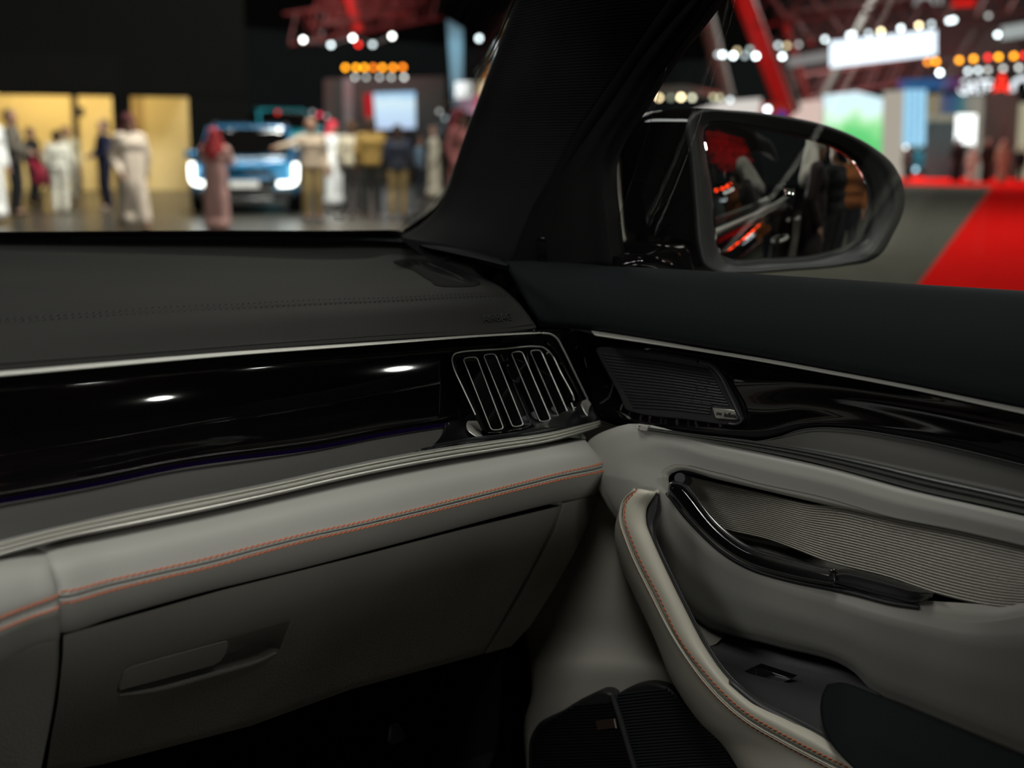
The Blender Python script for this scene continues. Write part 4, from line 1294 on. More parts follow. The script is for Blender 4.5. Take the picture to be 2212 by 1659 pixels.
put('person in cream shirt and dark trousers with back turned', 762, 264, 456, dict(shirt=(.5, .44, .33), trousers=(.03, .028, .028), shoes=BLK, hair=(.08, .04, .02)), turn=170)
put('person in olive brown jacket and dark trousers with back turned', 803, 256, 466, dict(shirt=(.24, .15, .04), trousers=(.02, .02, .018), shoes=BLK, hair=(.05, .03, .02)), turn=185)
put('person in navy top and khaki trousers with back turned', 860, 272, 470, dict(shirt=(.015, .018, .03), trousers=KHAKI, shoes=BLK, hair=(.03, .02, .02)), turn=180)
put('person in light blue shirt and dark jeans near the cream robe', 907, 298, 426, dict(shirt=(.13, .2, .28), trousers=(.02, .025, .04), shoes=BLK, hair=BLK), turn=100)
put('person in cream robe standing sideways near the pillar', 938, 275, 431, dict(robe=(.68, .62, .5), hair=(.05, .03, .02), shoes=BLK), turn=-80)
put('person in maroon headscarf and robe half hidden by the pillar', 992, 240, 480, dict(robe=(.30, .10, .10), headscarf=(.13, .014, .02), shoes=BLK), turn=60)
put('person in black robe before the white light box', 2064, 300, 393, dict(robe=BLK, headscarf=BLK, shoes=BLK), turn=20)
put('person in cream robe beside the white light box', 2096, 316, 393, dict(robe=(.55, .5, .42), headscarf=(.6, .55, .5), shoes=BLK), turn=-20)
put('person in black clothes between the cream and brown robes', 2128, 302, 394, dict(robe=(.02, .014, .012), hair=BLK, shoes=BLK), turn=10)
put('person in light brown robe near the right booth', 2162, 305, 395, dict(robe=(.40, .28, .2), headscarf=(.4, .18, .15), shoes=BLK), turn=10)
put('person in dark coat at the right picture edge', 2200, 316, 396, dict(shirt=BLK, trousers=BLK, shoes=BLK, hair=BLK), turn=0)
put('person in grey clothes beside the mirror among the far booths', 1957, 318, 393, dict(shirt=(.08, .06, .05), trousers=BLK, shoes=BLK, hair=BLK), turn=-30)


def put_behind(label, px, py, dist, h, heading, parts, pose='stand'):
    q = behind(px, py, dist)
    return person(label, (q[0], q[1], 0), h, heading, parts, pose)


put_behind('person in white headscarf and dark cloak reflected in the side mirror', 1770, 345, 3.1, 1.76, math.radians(90), dict(robe=(.03, .02, .02), headscarf=(.6, .55, .48), shoes=BLK))
put_behind('person in black jacket reflected in the side mirror', 1812, 350, 3.9, 1.76, math.radians(-60), dict(shirt=(.012, .012, .012), trousers=BLK, shoes=BLK, hair=BLK), 'front')
put_behind('person in orange-brown shirt reflected in the side mirror', 1845, 360, 4.7, 1.8, math.radians(180), dict(shirt=(.28, .09, .025), trousers=(.02, .02, .03), shoes=BLK, hair=(.02, .012, .01)))
# ------------------------------------------------------------------ hall
def slab(name, pts, z, th, m):
    o = prism(name, [A(p[0], p[1], z) for p in pts], (0, 0, -th), m)
    tag(o, kind='structure')
    return o


mfl = mat('polished_dark_floor', (.055, .05, .042), .32, spec=.5, var=.25, vscale=.6)
fl_ = slab('floor', [(-70, -70), (140, -70), (140, 110), (-70, 110)], -.02, .2, mfl)
gc = [gnd(1180, 640), gnd(1250, 372), gnd(2600, 380), gnd(2600, 700)]
carp = mat('grey_green_carpet', (.074, .073, .061), .95, spec=0, bump=(60, .3, .01), var=.1, vscale=3)
redc = mat('red_carpet', (.55, .008, .007), .95, spec=0, bump=(60, .3, .01), var=.05, vscale=3)
o = slab('grey_carpet', [(1.2, -14), (1.2, 3.4), gnd(1180, 420)[:2], gnd(1300, 376)[:2], gnd(2120, 391)[:2], gnd(2900, 405)[:2], (26, -14)], -.008, .012, carp)
tag(o, 'grey-green carpet laid beside the car up to the red walkway', 'carpet', kind='structure')
o = slab('red_carpet', [gnd(2143, 404)[:2], gnd(2310, 404)[:2], gnd(2600, 480)[:2], gnd(2500, 700)[:2], gnd(1915, 705)[:2]], .0, .008, redc)
tag(o, 'red carpet walkway running towards the far booths', 'carpet', kind='structure')
o = slab('red_carpet', [gnd(1940, 383)[:2], gnd(2320, 386)[:2], gnd(2320, 406)[:2], gnd(1940, 399)[:2]], .001, .009, redc)
tag(o, 'red carpet strip along the far booths', 'carpet', kind='structure')

slab('ceiling', [(-70, -70), (140, -70), (140, 110), (-70, 110)], 13.2, .2, mat('black_ceiling', (.01, .009, .009), .9))
# wall with glowing rooms
wa, wb_ = gnd(60, 419), gnd(420, 419)
wu = wb_ - wa
wu[2] = 0
wu /= np.linalg.norm(wu)
wnn = A(wu[1], -wu[0], 0)
wnn = wnn if np.dot(wnn, C - wa) > 0 else -wnn
mwall = mat('black_wall_cladding', (.0045, .0045, .0041), .9, spec=.1, var=.1, vscale=.5)
mwall2 = mat('charcoal_wall_cladding', (.0062, .0061, .0056), .9, spec=.1, var=.1, vscale=.5)


def wq(px, py):
    return PP(px, py, wa, wnn)


def wallpiece(name, x0, x1, y0, y1, m, th=.3, proud=0, kind='structure', parent=None):
    q = [wq(x0, y0), wq(x1, y0), wq(x1, y1), wq(x0, y1)]
    zt = (q[0][2] + q[1][2]) / 2 if y0 > -300 else 16
    zb = 0 if y1 > 400 else (q[2][2] + q[3][2]) / 2
    c0, c1 = wq(x0, 415), wq(x1, 415)
    pts = [A(c0[0], c0[1], zb), A(c1[0], c1[1], zb), A(c1[0], c1[1], zt), A(c0[0], c0[1], zt)]
    pts = [p + wnn * proud for p in pts]
    o = prism(name, pts, -wnn * th, m, parent)
    if kind and not parent:
        tag(o, kind=kind)
    return o


WL = wallpiece('wall_left', -500, 540, -400, 204, mwall)
for a, b, mm in ((-500, -60, mwall), (253, 290, mwall), (415, 540, mwall)):
    wallpiece('wall_pier', a, b, 204, 430, mm, parent=WL)
wallpiece('wall_panel', -500, 272, 112, 203, mwall2, .06, .06, parent=WL)
dp = wallpiece('trim_1', 165, 178, 204, 430, mat('dark_brown_post', (.10, .06, .02), .7), .25, .05)
lamp_room = mat('warm_room_wall', (.85, .66, .33), .8, var=.03, vscale=.4)
for i, (a, b) in enumerate(((-60, 253), (290, 415))):
    c0, c1 = wq(a, 415), wq(b, 415)
    dpt = 2.2
    zc = 2.75
    R_ = prism('glowing_room_back', [A(c0[0], c0[1], 0) - wnn * dpt - wu * .6, A(c1[0], c1[1], 0) - wnn * dpt + wu * .6, A(c1[0], c1[1], zc + .4) - wnn * dpt + wu * .6, A(c0[0], c0[1], zc + .4) - wnn * dpt - wu * .6], -wnn * .1, lamp_room, None)
    R_.name = 'wall_room_%d' % (i + 1)
    tag(R_, kind='structure')
    cm = (c0 + c1) / 2
    prism('room_ceiling', [A(c0[0], c0[1], zc + .35) - wnn * .4, A(c1[0], c1[1], zc + .35) - wnn * .4, A(c1[0], c1[1], zc + .35) - wnn * dpt, A(c0[0], c0[1], zc + .35) - wnn * dpt], (0, 0, .1), lamp_room, R_)
    L_ = np.linalg.norm(c1 - c0)
    area('room_lamp', A(cm[0], cm[1], zc + .25) - wnn * .5, A(cm[0], cm[1], 1.0) - wnn * dpt, L_ * .9, (92, 22)[i], (1, .80, .42), .4)
# door hardware on the post
o = prism('wall_switch_box', [wq(170, 232), wq(182, 232), wq(182, 252), wq(170, 252)], wnn * .12, M['black'])
tag(o, 'small black box on the brown post of the glowing wall', 'switch box')

# lamps ------------------------------------------------------------------
LG = {}


def emit(c, s):
    k = (tuple(c), s)
    if k not in LG:
        LG[k] = glow('lamp_glow_%d' % len(LG), c, s)
    return LG[k]


def lamp_mesh():
    V, Fc, mi_ = [], [], []
    seg = 14
    for z, r in ((0.0, 0.0), (0.02, .92), (.06, 1.0), (-.3, 1.12), (-1.6, .95), (-1.9, .5)):
        for k in range(seg):
            w = 2 * math.pi * k / seg
            V.append((r * math.cos(w), r * math.sin(w), z))
    for i in range(5):
        for k in range(seg):
            l = (k + 1) % seg
            Fc.append((i * seg + k, i * seg + l, (i + 1) * seg + l, (i + 1) * seg + k))
            mi_.append(0 if i < 1 else 1)
    Fc.append(tuple(5 * seg + k for k in range(seg)))
    mi_.append(1)
    me = bpy.data.meshes.new('spotlight')
    me.from_pydata(V, [], Fc)
    me.materials.append(None)
    me.materials.append(M['black'])
    for p, i in zip(me.polygons, mi_):
        p.material_index = i
    bm = bmesh.new()
    bm.from_mesh(me)
    bmesh.ops.remove_doubles(bm, verts=bm.verts, dist=1e-5)
    bmesh.ops.recalc_face_normals(bm, faces=bm.faces)
    bm.to_mesh(me)
    bm.free()
    return me


LME = lamp_mesh()


def lamp(pos, r, col, s, label, group, aim=None, name='spotlight'):
    o = bpy.data.objects.new(name, LME)
    COL.objects.link(o)
    o.location = tuple(map(float, pos))
    t = C if aim is None else np.asarray(aim)
    o.rotation_euler = (Vector(t) - Vector(pos)).to_track_quat('Z', 'Y').to_euler()
    o.scale = (r, r, r)
    o.material_slots[0].link = 'OBJECT'
    o.material_slots[0].material = emit(col, s)
    return tag(o, label, 'spotlight', group)


COOL, NEUT, WARM, ORNG, REDL = (.85, .95, 1), (1, 1, .97), (1, .78, .45), (1, .30, .02), (1, .03, .02)


ORD = 'first second third fourth fifth sixth seventh eighth ninth tenth eleventh twelfth thirteenth fourteenth'.split()
CEIL = 13.0


def bar(name, label, pts, group='lighting pipes', cat='lighting pipe'):
    """pipe that carries a row of lamps, hung from the ceiling on droppers"""
    p = sorted(pts, key=lambda v: float(np.dot(v - C, rt)))
    r = root(name, label, cat, p[0], 0, None)
    a, b = p[0], p[-1]
    bk = ray(CX, 300) * A(1, 1, 0)
    bk /= np.linalg.norm(bk)
    if len(p) > 1:
        q = [v + bk * .12 + A(0, 0, .02) - a for v in p]
        tube('pipe', q, .03, M['black'], r, n=max(2, len(q) * 2), seg=6)
    for v in (a, b) if len(p) > 1 else (a,):
        e = v + bk * .12 - a
        tube('dropper', [e, e + A(0, 0, CEIL - v[2])], .015, M['black'], r, n=2, seg=5)
    return r


def support(pos, label):
    if pos[2] > 2:
        return bar('lamp_hanger', 'dark rod holding the ' + label, [np.asarray(pos)], cat='hanger')
    r = root('lamp_stand', 'dark stand under the ' + label, 'stand', (pos[0], pos[1], 0))
    tube('stand_rod', [A(0, 0, .01), A(0, 0, float(pos[2]) - .05)], .02, M['black'], r, n=2, seg=6)
    tube('stand_foot', [A(0, 0, 0), A(0, 0, .02)], .16, M['black'], r, n=2, seg=14)
    return r


def lrow(items, D, label, group, size=9):
    pts = []
    for i, it in enumerate(sorted(items)):
        x, y, c, s = it[:4]
        k = it[4] if len(it) > 4 else 1
        l = label
        for w in ('spotlight', 'lamp'):
            if w in l:
                l = l.replace(w, w + ' ' + ORD[i] + ' from left', 1)
                break
        lamp(P(x, y, D=D), size * k / 2 * D / F, c, s, l, group)
        pts.append(P(x, y, D=D))
    if pts[0][2] > 2.2:
        bar('lighting_bar', 'dark pipe holding the ' + group, pts)
    else:
        for i, q in enumerate(pts):
            support(q, ORD[i] + ' of the ' + group)


lrow([(655, 86, NEUT, 16), (715, 97, COOL, 8), (762, 82, NEUT, 16), (805, 96, COOL, 5), (847, 78, NEUT, 14)], 34, 'round white spotlight hanging under the red truss above the blue car', 'spotlights under the red truss')
lamp(P(695, 72, D=34), 3.5 / 2 * 34 / F * 2, NEUT, .3, 'unlit round spotlight hanging above the blue car', None)  # lens given a faint emission so the unlit lamp shows
lamp(P(774, 96, D=34.5), 9 / 2 * 34 / F, REDL, 6, 'red spotlight behind the white lamps under the truss', None)
lrow([(746, 146, (1, .36, .01), 9), (769, 146, (1, .38, .01), 9), (787, 146, (1, .38, .01), 9), (806, 146, (1, .22, .01), 7), (826, 146, (1, .34, .01), 9), (849, 146, (1, .30, .01), 9), (870, 145, (1, .24, .01), 8)], 38, 'orange lamp in the row above the bright wall screen', 'orange lamps above the wall screen')
lrow([(767, 167, NEUT, 3), (791, 167, NEUT, 2.2), (820, 167, NEUT, 2.6), (845, 167, NEUT, 2.8), (873, 167, NEUT, 4.5)], 38, 'dim white lamp in the row below the orange lamps', 'dim white lamps above the wall screen', 8)
lamp(P(1035, 83, D=34), 10 / 2 * 34 / F, COOL, 9, 'cool white spotlight between the tall banner and the pillar', None)
lrow([(949, 241, NEUT, 1.6), (961, 255, COOL, 1.5)], 40, 'dim grey lamp above the cream robed person', 'dim lamps above the cream robe', 8)
lrow([(1060, 148, ORNG, 1.5), (1051, 165, ORNG, 3)], 40, 'small orange lamp at the pillar edge', 'orange lamps at the pillar', 8)
lrow([(675, 242, NEUT, .8), (706, 252, NEUT, .8)], 36, 'faint white lamp above the beige shirt', 'faint lamps right of the teal car', 8)
lrow([(600, 243, REDL, 1.5), (690, 248, (1, .05, .12), 2.5)], 36, 'red lamp beside the teal car roof', 'red lamps by the teal car', 9)
W1 = 'white spotlight in the row left of the bright ribbed sign'
lrow([(1551, 118, COOL, 3), (1561, 118, COOL, 12), (1584, 120, COOL, 16), (1592, 110, WARM, 3), (1609, 120, COOL, 2.5), (1620, 107, (.75, .95, .9), 2.2), (1633, 121, COOL, 16), (1645, 105, WARM, 12), (1663, 121, COOL, 16), (1690, 122, COOL, 13),
      (1681, 98, COOL, 4), (1700, 99, WARM, 3.5), (1725, 96, NEUT, 1.6), (1752, 92, REDL, .4)], 46, W1, 'spotlights left of the ribbed sign', 9)
lrow([(1782, 85, COOL, 7), (1835, 76, COOL, 8), (1842, 74, COOL, 8), (1876, 72, COOL, 4), (1903, 68, WARM, 12), (1946, 61, COOL, 10), (1985, 55, WARM, 12), (2012, 52, COOL, 4), (2050, 45, COOL, 9), (2060, 43, COOL, 9), (2135, 34, NEUT, 1.6)], 44,
     'white spotlight in the row along the top of the bright ribbed sign', 'spotlights above the ribbed sign', 9)
lrow([(2004, 134, ORNG, 6), (2022, 133, (1, .33, .01), 9), (2072, 130, (1, .34, .01), 9), (2103, 127, (1, .36, .01), 9), (2134, 124, REDL, 6), (2157, 123, (1, .38, .01), 9), (2190, 121, (1, .34, .01), 9), (2212, 120, REDL, 6)], 52,
     'orange lamp in the row above the gate sign', 'orange lamps above the gate sign', 10)
lrow([(2030, 157, COOL, 16), (2091, 154, COOL, 6), (2113, 152, COOL, 6), (2134, 151, NEUT, 3), (2167, 148, NEUT, 3.2), (2201, 146, NEUT, 4)], 52, 'white lamp in the row below the orange lamps at the gate sign', 'white lamps above the gate sign', 9)
lamp(P(2155, 75, D=44), 9 / 2 * 44 / F, COOL, 10, 'white spotlight at the corner of the right hanging sign', None)
lrow([(1378, 213, WARM, 4), (1398, 213, WARM, 2.6), (1424, 211, WARM, 9), (1449, 211, (.9, .95, .7), 1.3), (1471, 210, WARM, 15), (1495, 211, (1, .95, .7), 5), (1541, 210, (1, .95, .6), 2.3), (1555, 211, (1, .95, .6), 2.3), (1577, 216, COOL, 4)], 44,
     'warm lamp in the row under the brown canopy', 'warm lamps under the brown canopy', 9)
lrow([(1957, 318, NEUT, 4), (1983, 320, (.5, .9, .9), .8), (2009, 316, NEUT, 2.2), (2034, 308, NEUT, .7), (2048, 320, NEUT, 5)], 52, 'small pale lamp above the dark teal car in the far booth', 'lamps of the far booth', 8)
lrow([(1958, 366, (.55, .8, 1), 3.2), (1978, 366, (.5, .8, 1), 3.2)], 50, 'pale blue lamp standing by the mirror before the far booth', 'pale blue floor lamps', 9)


for x, y, D, l in ((695, 72, 34, 'unlit lamp above the blue car'), (774, 96, 34.5, 'red lamp under the truss'), (1035, 83, 34, 'cool lamp beside the banner'), (2155, 75, 44, 'corner sign lamp'), (1658, 236, 44, 'oval lamp by the red booth')):
    support(P(x, y, D=D), l)


# panels, screens and signs --------------------------------------------------
def panel(name, label, cat, corners, D, m, th=.15, turn=0, group=None, parent=None):
    """upright slab at a distance; corners in picture order, top-left first"""
    if len(corners) == 2:
        (x0, y0), (x1, y1) = corners
        corners = [(x0, y0), (x1, y0), (x1, y1), (x0, y1)]
    cx = sum(p[0] for p in corners) / len(corners)
    c = P(cx, 300, D=D)
    hd = math.atan2(fw[1], fw[0]) - math.atan((cx - CX) / F) + math.radians(turn)
    n = A(-math.cos(hd), -math.sin(hd), 0)
    q = [PP(x, y, c, n) for x, y in corners]
    o = prism(name, q, -n * th, m, parent)
    if not parent:
        tag(o, label, cat, group)
    return o


def screen_mat(name, stops, s, axis='Z', scale=1., off=0., noise=.15):
    m = bpy.data.materials.new(name)
    m.use_nodes = True
    nt = m.node_tree
    nt.nodes.remove(nt.nodes['Principled BSDF'])
    e = nt.nodes.new('ShaderNodeEmission')
    e.inputs[1].default_value = s
    tc = nt.nodes.new('ShaderNodeTexCoord')
    sp = nt.nodes.new('ShaderNodeSeparateXYZ')
    nt.links.new(tc.outputs['Generated'], sp.inputs[0])
    nz = nt.nodes.new('ShaderNodeTexNoise')
    nz.inputs['Scale'].default_value = 3
    nt.links.new(tc.outputs['Generated'], nz.inputs['Vector'])
    ad = nt.nodes.new('ShaderNodeMath')
    ad.operation = 'MULTIPLY_ADD'
    ad.inputs[1].default_value = noise
    nt.links.new(nz.outputs['Fac'], ad.inputs[0])
    nt.links.new(sp.outputs[axis], ad.inputs[2])
    cr = nt.nodes.new('ShaderNodeValToRGB')
    while len(cr.color_ramp.elements) < len(stops):
        cr.color_ramp.elements.new(.5)
    for el, (p, c) in zip(cr.color_ramp.elements, stops):
        el.position, el.color = p, (*c, 1)
    nt.links.new(ad.outputs[0], cr.inputs[0])
    nt.links.new(cr.outputs[0], e.inputs[0])
    nt.links.new(e.outputs[0], nt.nodes['Material Output'].inputs[0])
    return m


paint = lambda n, c, r=.6: mat(n, c, r, var=.05, vscale=.5)
panel('wall_screen', 'bright pale blue screen behind the standing visitors', 'screen', [(806, 201), (897, 198), (898, 277), (812, 279)], 42, screen_mat('blue_white_screen', [(0, (.55, .66, .95)), (.5, (.62, .8, 1)), (.8, (.75, .9, 1)), (1, (.38, .62, .9))], 1.2))
panel('red_sign_panel', 'red panel at the edge of the bright wall screen', 'sign', [(786, 204), (805, 201), (806, 262), (790, 258)], 42, glow('red_sign_glow', (1, .02, .03), .55))
panel('grey_post', 'grey upright post left of the wall screen', 'post', [(741, 168), (762, 168), (760, 396), (745, 396)], 41, paint('grey_post_paint', (.22, .2, .22)), .4)
panel('banner', 'tall pale blue illuminated hanging banner near the pillar', 'banner', [(965, 42), (1000, 62), (1000, 238), (978, 238)], 40, screen_mat('pale_blue_banner', [(0, (.06, .07, .08)), (.35, (.22, .36, .45)), (.8, (.25, .46, .6)), (1, (.13, .2, .25))], 1.0))
panel('square_light_box', 'small square white light box right of the banner', 'light box', [(984, 177), (1019, 177), (1019, 212), (984, 212)], 38, glow('white_box_glow', (1, 1, 1), 2.2))
panel('pink_sign', 'pink and white sign below the square light box', 'sign', [(992, 213), (1050, 190), (1050, 255), (998, 238)], 39, screen_mat('pink_sign_glow', [(0, (1, .55, .75)), (.4, (1, .6, .8)), (.6, (.9, .02, .12)), (1, (.9, .1, .2))], .8, 'X', noise=.05))
panel('orange_light_box', 'warm white light box at the pillar edge', 'light box', [(1028, 178), (1062, 170), (1062, 205), (1028, 205)], 38, glow('warm_box_glow', (1, .72, .45), 1.3))
panel('dark_screen_wall', 'dark wall panel carrying the bright screen', 'wall panel', [(700, 170), (962, 165), (962, 300), (700, 300)], 43.5, paint('dark_brown_wall', (.035, .03, .027)), .3)
# right side
SG = root('ribbed_sign', 'bright white hanging sign made of upright light bars', 'sign', P(1908, 110, D=43))
c_ = P(1908, 300, D=43)
gl_ = glow('light_bar_glow', (.80, .88, 1), 2.6)
for k in range(36):
    t = k / 35
    x = 1796 + t * 224
    y0, y1 = 90 - t * 25, 145 - t * 27
    q0_, q1_ = P(x, y0, D=43), P(x, y1, D=43)
    o = tube('light_bar', [q0_, q1_], .043, gl_, None, n=3, seg=6)
    o.data.transform(Matrix.Translation(-Vector(SG.location)))
    o.parent = SG


def letters(name, label, cat, s, px, py, w, h, D, m, turn=0, extra=None):
    hd = math.atan2(fw[1], fw[0]) - math.atan((px - CX) / F) + math.radians(turn)
    xd = A(math.sin(hd), -math.cos(hd), 0)
    o = text(name, s, P(px, py, D=D), xd, (0, 0, 1), 1, m, None, depth=.06)
    d = np.array([v.co[:] for v in o.data.vertices]) - P(px, py, D=D)
    wd_ = (d @ xd).max()
    ht = d[:, 2].max()
    kx, kz = w * D / F / wd_, h * D / F / ht
    for v, q in zip(o.data.vertices, d):
        ux = np.dot(q, xd)
        pl = q - xd * ux - A(0, 0, q[2])
        v.co = P(px, py, D=D) + xd * ux * kx + A(0, 0, q[2] * kz) + pl
    return tag(o, label, cat)


letters('gate_lettering', 'white illuminated word of the gate sign before the red letter', 'lettering', 'GATE', 2068, 203, 68, 29, 51, glow('white_letter_glow', (.9, .93, 1), 3))
letters('gate_letter', 'large red illuminated letter of the gate sign', 'lettering', 'A', 2138, 209, 43, 48, 51, glow('red_letter_glow', (1, .03, .015), 2.4))
SGA = [(2188, 196), (2190, 180), (2200, 172), (2212, 168), (2224, 172), (2226, 190), (2240, 198), (2256, 178)]
o = tube('gate_script', [P(x, y, D=51) for x, y in SGA], .10, glow('white_script_glow', (.9, .93, 1), 1.5), None, n=40, seg=6)
tag(o, 'white flowing script of the gate sign after the red letter', 'lettering')
panel('grey_sign', 'dim grey hanging sign left of the bright ribbed sign', 'sign', [(1702, 124), (1792, 108), (1792, 132), (1702, 146)], 45, glow('dim_grey_sign_glow', (.8, .75, .75), .32))
panel('corner_sign', 'pale grey ribbed hanging sign at the upper right corner', 'sign', [(2162, 58), (2300, 34), (2300, 66), (2162, 86)], 44, glow('pale_grey_sign_glow', (.85, .9, .9), .5))
letters('hanging_letter', 'white letters hanging at the top right', 'lettering', 'AI', 1972, 10, 60, 40, 40, glow('dim_letter_glow', (.8, .8, .8), .5))
panel('green_screen', 'large pale screen showing a green landscape behind the mirror', 'screen', [(1779, 206), (1850, 197), (1914, 214), (1914, 345), (1779, 345)], 50, screen_mat('green_landscape_screen', [(0, (.1, .55, .18)), (.62, (.14, .62, .2)), (.74, (.35, .8, .35)), (.9, (.75, .95, .8)), (1, (.72, .92, 1))], 1.3, noise=.5))
panel('plinth_wall', 'pale lower strip of wall under the landscape screen', 'wall panel', [(1779, 300), (1914, 300), (1914, 385), (1779, 385)], 50.5, paint('pale_base', (.5, .5, .5)))
panel('pink_wall', 'pale pink illuminated wall left of the landscape screen', 'wall panel', [(1706, 222), (1777, 214), (1777, 330), (1706, 330)], 51, glow('pink_wall_glow', (1, .72, .65), .85))  # wall emits by itself to look illuminated
panel('beige_column', 'beige wall column right of the landscape screen', 'column', [(1908, 197), (1953, 195), (1951, 385), (1903, 385)], 49, glow('beige_emissive_column', (.9, .78, .66), .55), .6)  # emission stands in for light falling on the column
BS = root('striped_light_column', 'pale blue column of upright light stripes', 'light column', P(1975, 255, D=48))
for k in range(4):
    o = panel('light_stripe', '', '', [(1953 + k * 12.5, 193), (1964 + k * 12.5, 193), (1961 + k * 12.5, 315), (1950 + k * 12.5, 315)], 48, glow('blue_stripe_glow', (.38, .72, 1), 1.15), .2, parent=BS)
    o.data.transform(Matrix.Translation(-Vector(BS.location)))
panel('blue_fascia', 'blue and purple fascia board above the far booth', 'fascia', [(1938, 172), (2078, 166), (2078, 192), (1940, 196)], 49, screen_mat('blue_purple_fascia', [(0, (.35, .08, .3)), (.2, (.05, .2, .5)), (.6, (.05, .17, .45)), (.85, (.2, .05, .2)), (1, (.3, .02, .1))], .55, 'X', noise=.1))
panel('booth_image', 'beige and blue picture board of the far booth', 'picture board', [(2000, 203), (2125, 207), (2125, 245), (2000, 245)], 50, screen_mat('booth_picture', [(0, (.45, .36, .2)), (.3, (.5, .4, .25)), (.45, (.06, .12, .35)), (.65, (.08, .3, .35)), (.8, (.5, .45, .38)), (1, (.55, .5, .42))], .55, 'X', noise=.25))
panel('booth_shelf', 'beige ledge below the picture board', 'ledge', [(2000, 246), (2125, 246), (2122, 262), (2000, 262)], 49.8, glow('beige_ledge_glow', (.75, .68, .52), .38))  # ledge given emission to look lit
panel('booth_wall', 'dark teal back wall of the far booth', 'wall panel', [(1998, 262), (2125, 262), (2122, 386), (1996, 386)], 51, paint('dark_teal_wall', (.03, .07, .08)))
panel('white_light_box', 'bright white upright light box in the far booth', 'light box', [(2066, 247), (2110, 247), (2106, 313), (2063, 309)], 48.5, glow('bright_light_box', (1, 1, 1), 2.4))
panel('light_box_side', 'beige wall edge beside the bright light box', 'column', [(2108, 246), (2122, 246), (2118, 392), (2104, 392)], 48.8, glow('beige_edge_glow', (.8, .72, .6), .4), .4)  # wall edge is no lamp, its emission imitates being lit
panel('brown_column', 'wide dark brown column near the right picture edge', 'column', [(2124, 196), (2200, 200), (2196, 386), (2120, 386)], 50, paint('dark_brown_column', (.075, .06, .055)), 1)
panel('cream_column', 'cream lit column at the right picture edge', 'column', [(2202, 222), (2300, 222), (2300, 386), (2192, 386)], 49, glow('cream_emissive_column', (.9, .8, .55), .5), .6)  # column emits in place of being lit
# canopies and red structures
cb = paint('brown_canopy_paint', (.11, .085, .07))
panel('brown_canopy', 'curved brown canopy above the row of warm lamps', 'canopy', [(1380, 190), (1480, 184), (1572, 203), (1380, 207)], 44, cb, 2.5)
panel('white_canopy', 'white slanting booth roof above the mirror', 'canopy', [(1440, 262), (1560, 219), (1645, 212), (1640, 250)], 45, glow('white_emissive_roof', (1, .9, .85), .85), 1)  # light on the roof is put in as emission
panel('red_booth_wall', 'red booth wall behind the white slanting roof', 'wall panel', [(1560, 240), (1645, 222), (1706, 225), (1706, 330)], 46.5, glow('red_emissive_wall', (.8, .05, .03), .4), .3)  # wall glows by itself instead of catching hall light
panel('orange_booth_panel', 'dim orange panel left above the mirror', 'wall panel', [(1434, 248), (1480, 246), (1480, 386), (1434, 386)], 48, glow('orange_emissive_panel', (.6, .22, .04), .4), .3)  # dim emission stands for the light on this panel
lamp(P(1658, 236, D=44), 11 / 2 * 44 / F, COOL, 10, 'oval white lamp before the red booth wall', None)
panel('blue_emblem', 'small blue panel on the red booth wall', 'sign', [(1678, 240), (1698, 240), (1698, 258), (1678, 258)], 46, glow('blue_panel_glow', (.12, .08, .5), .6))
rb_ = mat('red_light_steel', (.30, .006, .005), .5)  # red light on the steel is put into its colour
rb2 = mat('dim_red_steel', (.30, .03, .03), .6)


def beam(name, label, p0, p1, D0, D1, r, m, cat='beam', group=None):
    o = tube(name, [P(*p0, D=D0), P(*p1, D=D1)], r, m, None, n=6, seg=8)
    return tag(o, label, cat, group)


beam('slanted_pillar', 'thick slanting red-lit pillar behind the spotlights', (1590, -50), (1700, 245), 44, 48, .36, rb_, 'pillar')
beam('slanted_pillar', 'dark slanting pillar between the red pillar and the window edge', (1505, -40), (1570, 215), 50, 52, .35, paint('dark_pillar_paint', (.07, .06, .055)), 'pillar')
beam('slanted_pillar', 'thin dark slanting strut right of the red pillar', (1672, 90), (1722, 235), 47, 50, .16, paint('dark_strut_paint', (.05, .05, .045)), 'pillar')
for i, (p0, p1) in enumerate((((1895, -20), (1770, 225)), ((1700, 62), (1745, 225)))):
    beam('slanted_strut', ('long faint strut below the ribbed sign', 'short red strut right of the dark strut')[i], p0, p1, (55, 47.2)[i], 55, .16, (paint('faint_strut_paint', (.05, .045, .04)), rb2)[i], 'strut')


def truss(name, label, a, b, m, h=.9, nb=10, group=None):
    """square lattice girder: four chords and zigzag braces"""
    a, b = np.asarray(a, float), np.asarray(b, float)
    t = (b - a) / np.linalg.norm(b - a)
    sd = np.cross(t, A(0, 0, 1))
    sd /= np.linalg.norm(sd)
    u = np.cross(sd, t)
    r = root(name, label, 'truss', a, 0, group)
    ofs = [sd * h / 2 + u * h / 2, -sd * h / 2 + u * h / 2, -sd * h / 2 - u * h / 2, sd * h / 2 - u * h / 2]
    for o_ in ofs:
        tube('chord', [o_, b - a + o_], .05, m, r, n=2, seg=6)
    for f in range(4):
        for k in range(nb):
            p0 = (b - a) * (k / nb) + ofs[f if k % 2 else (f + 1) % 4]
            p1 = (b - a) * ((k + 1) / nb) + ofs[(f + 1) % 4 if k % 2 else f]
            tube('brace', [p0, p1], .03, m, r, n=2, seg=5)
    return r


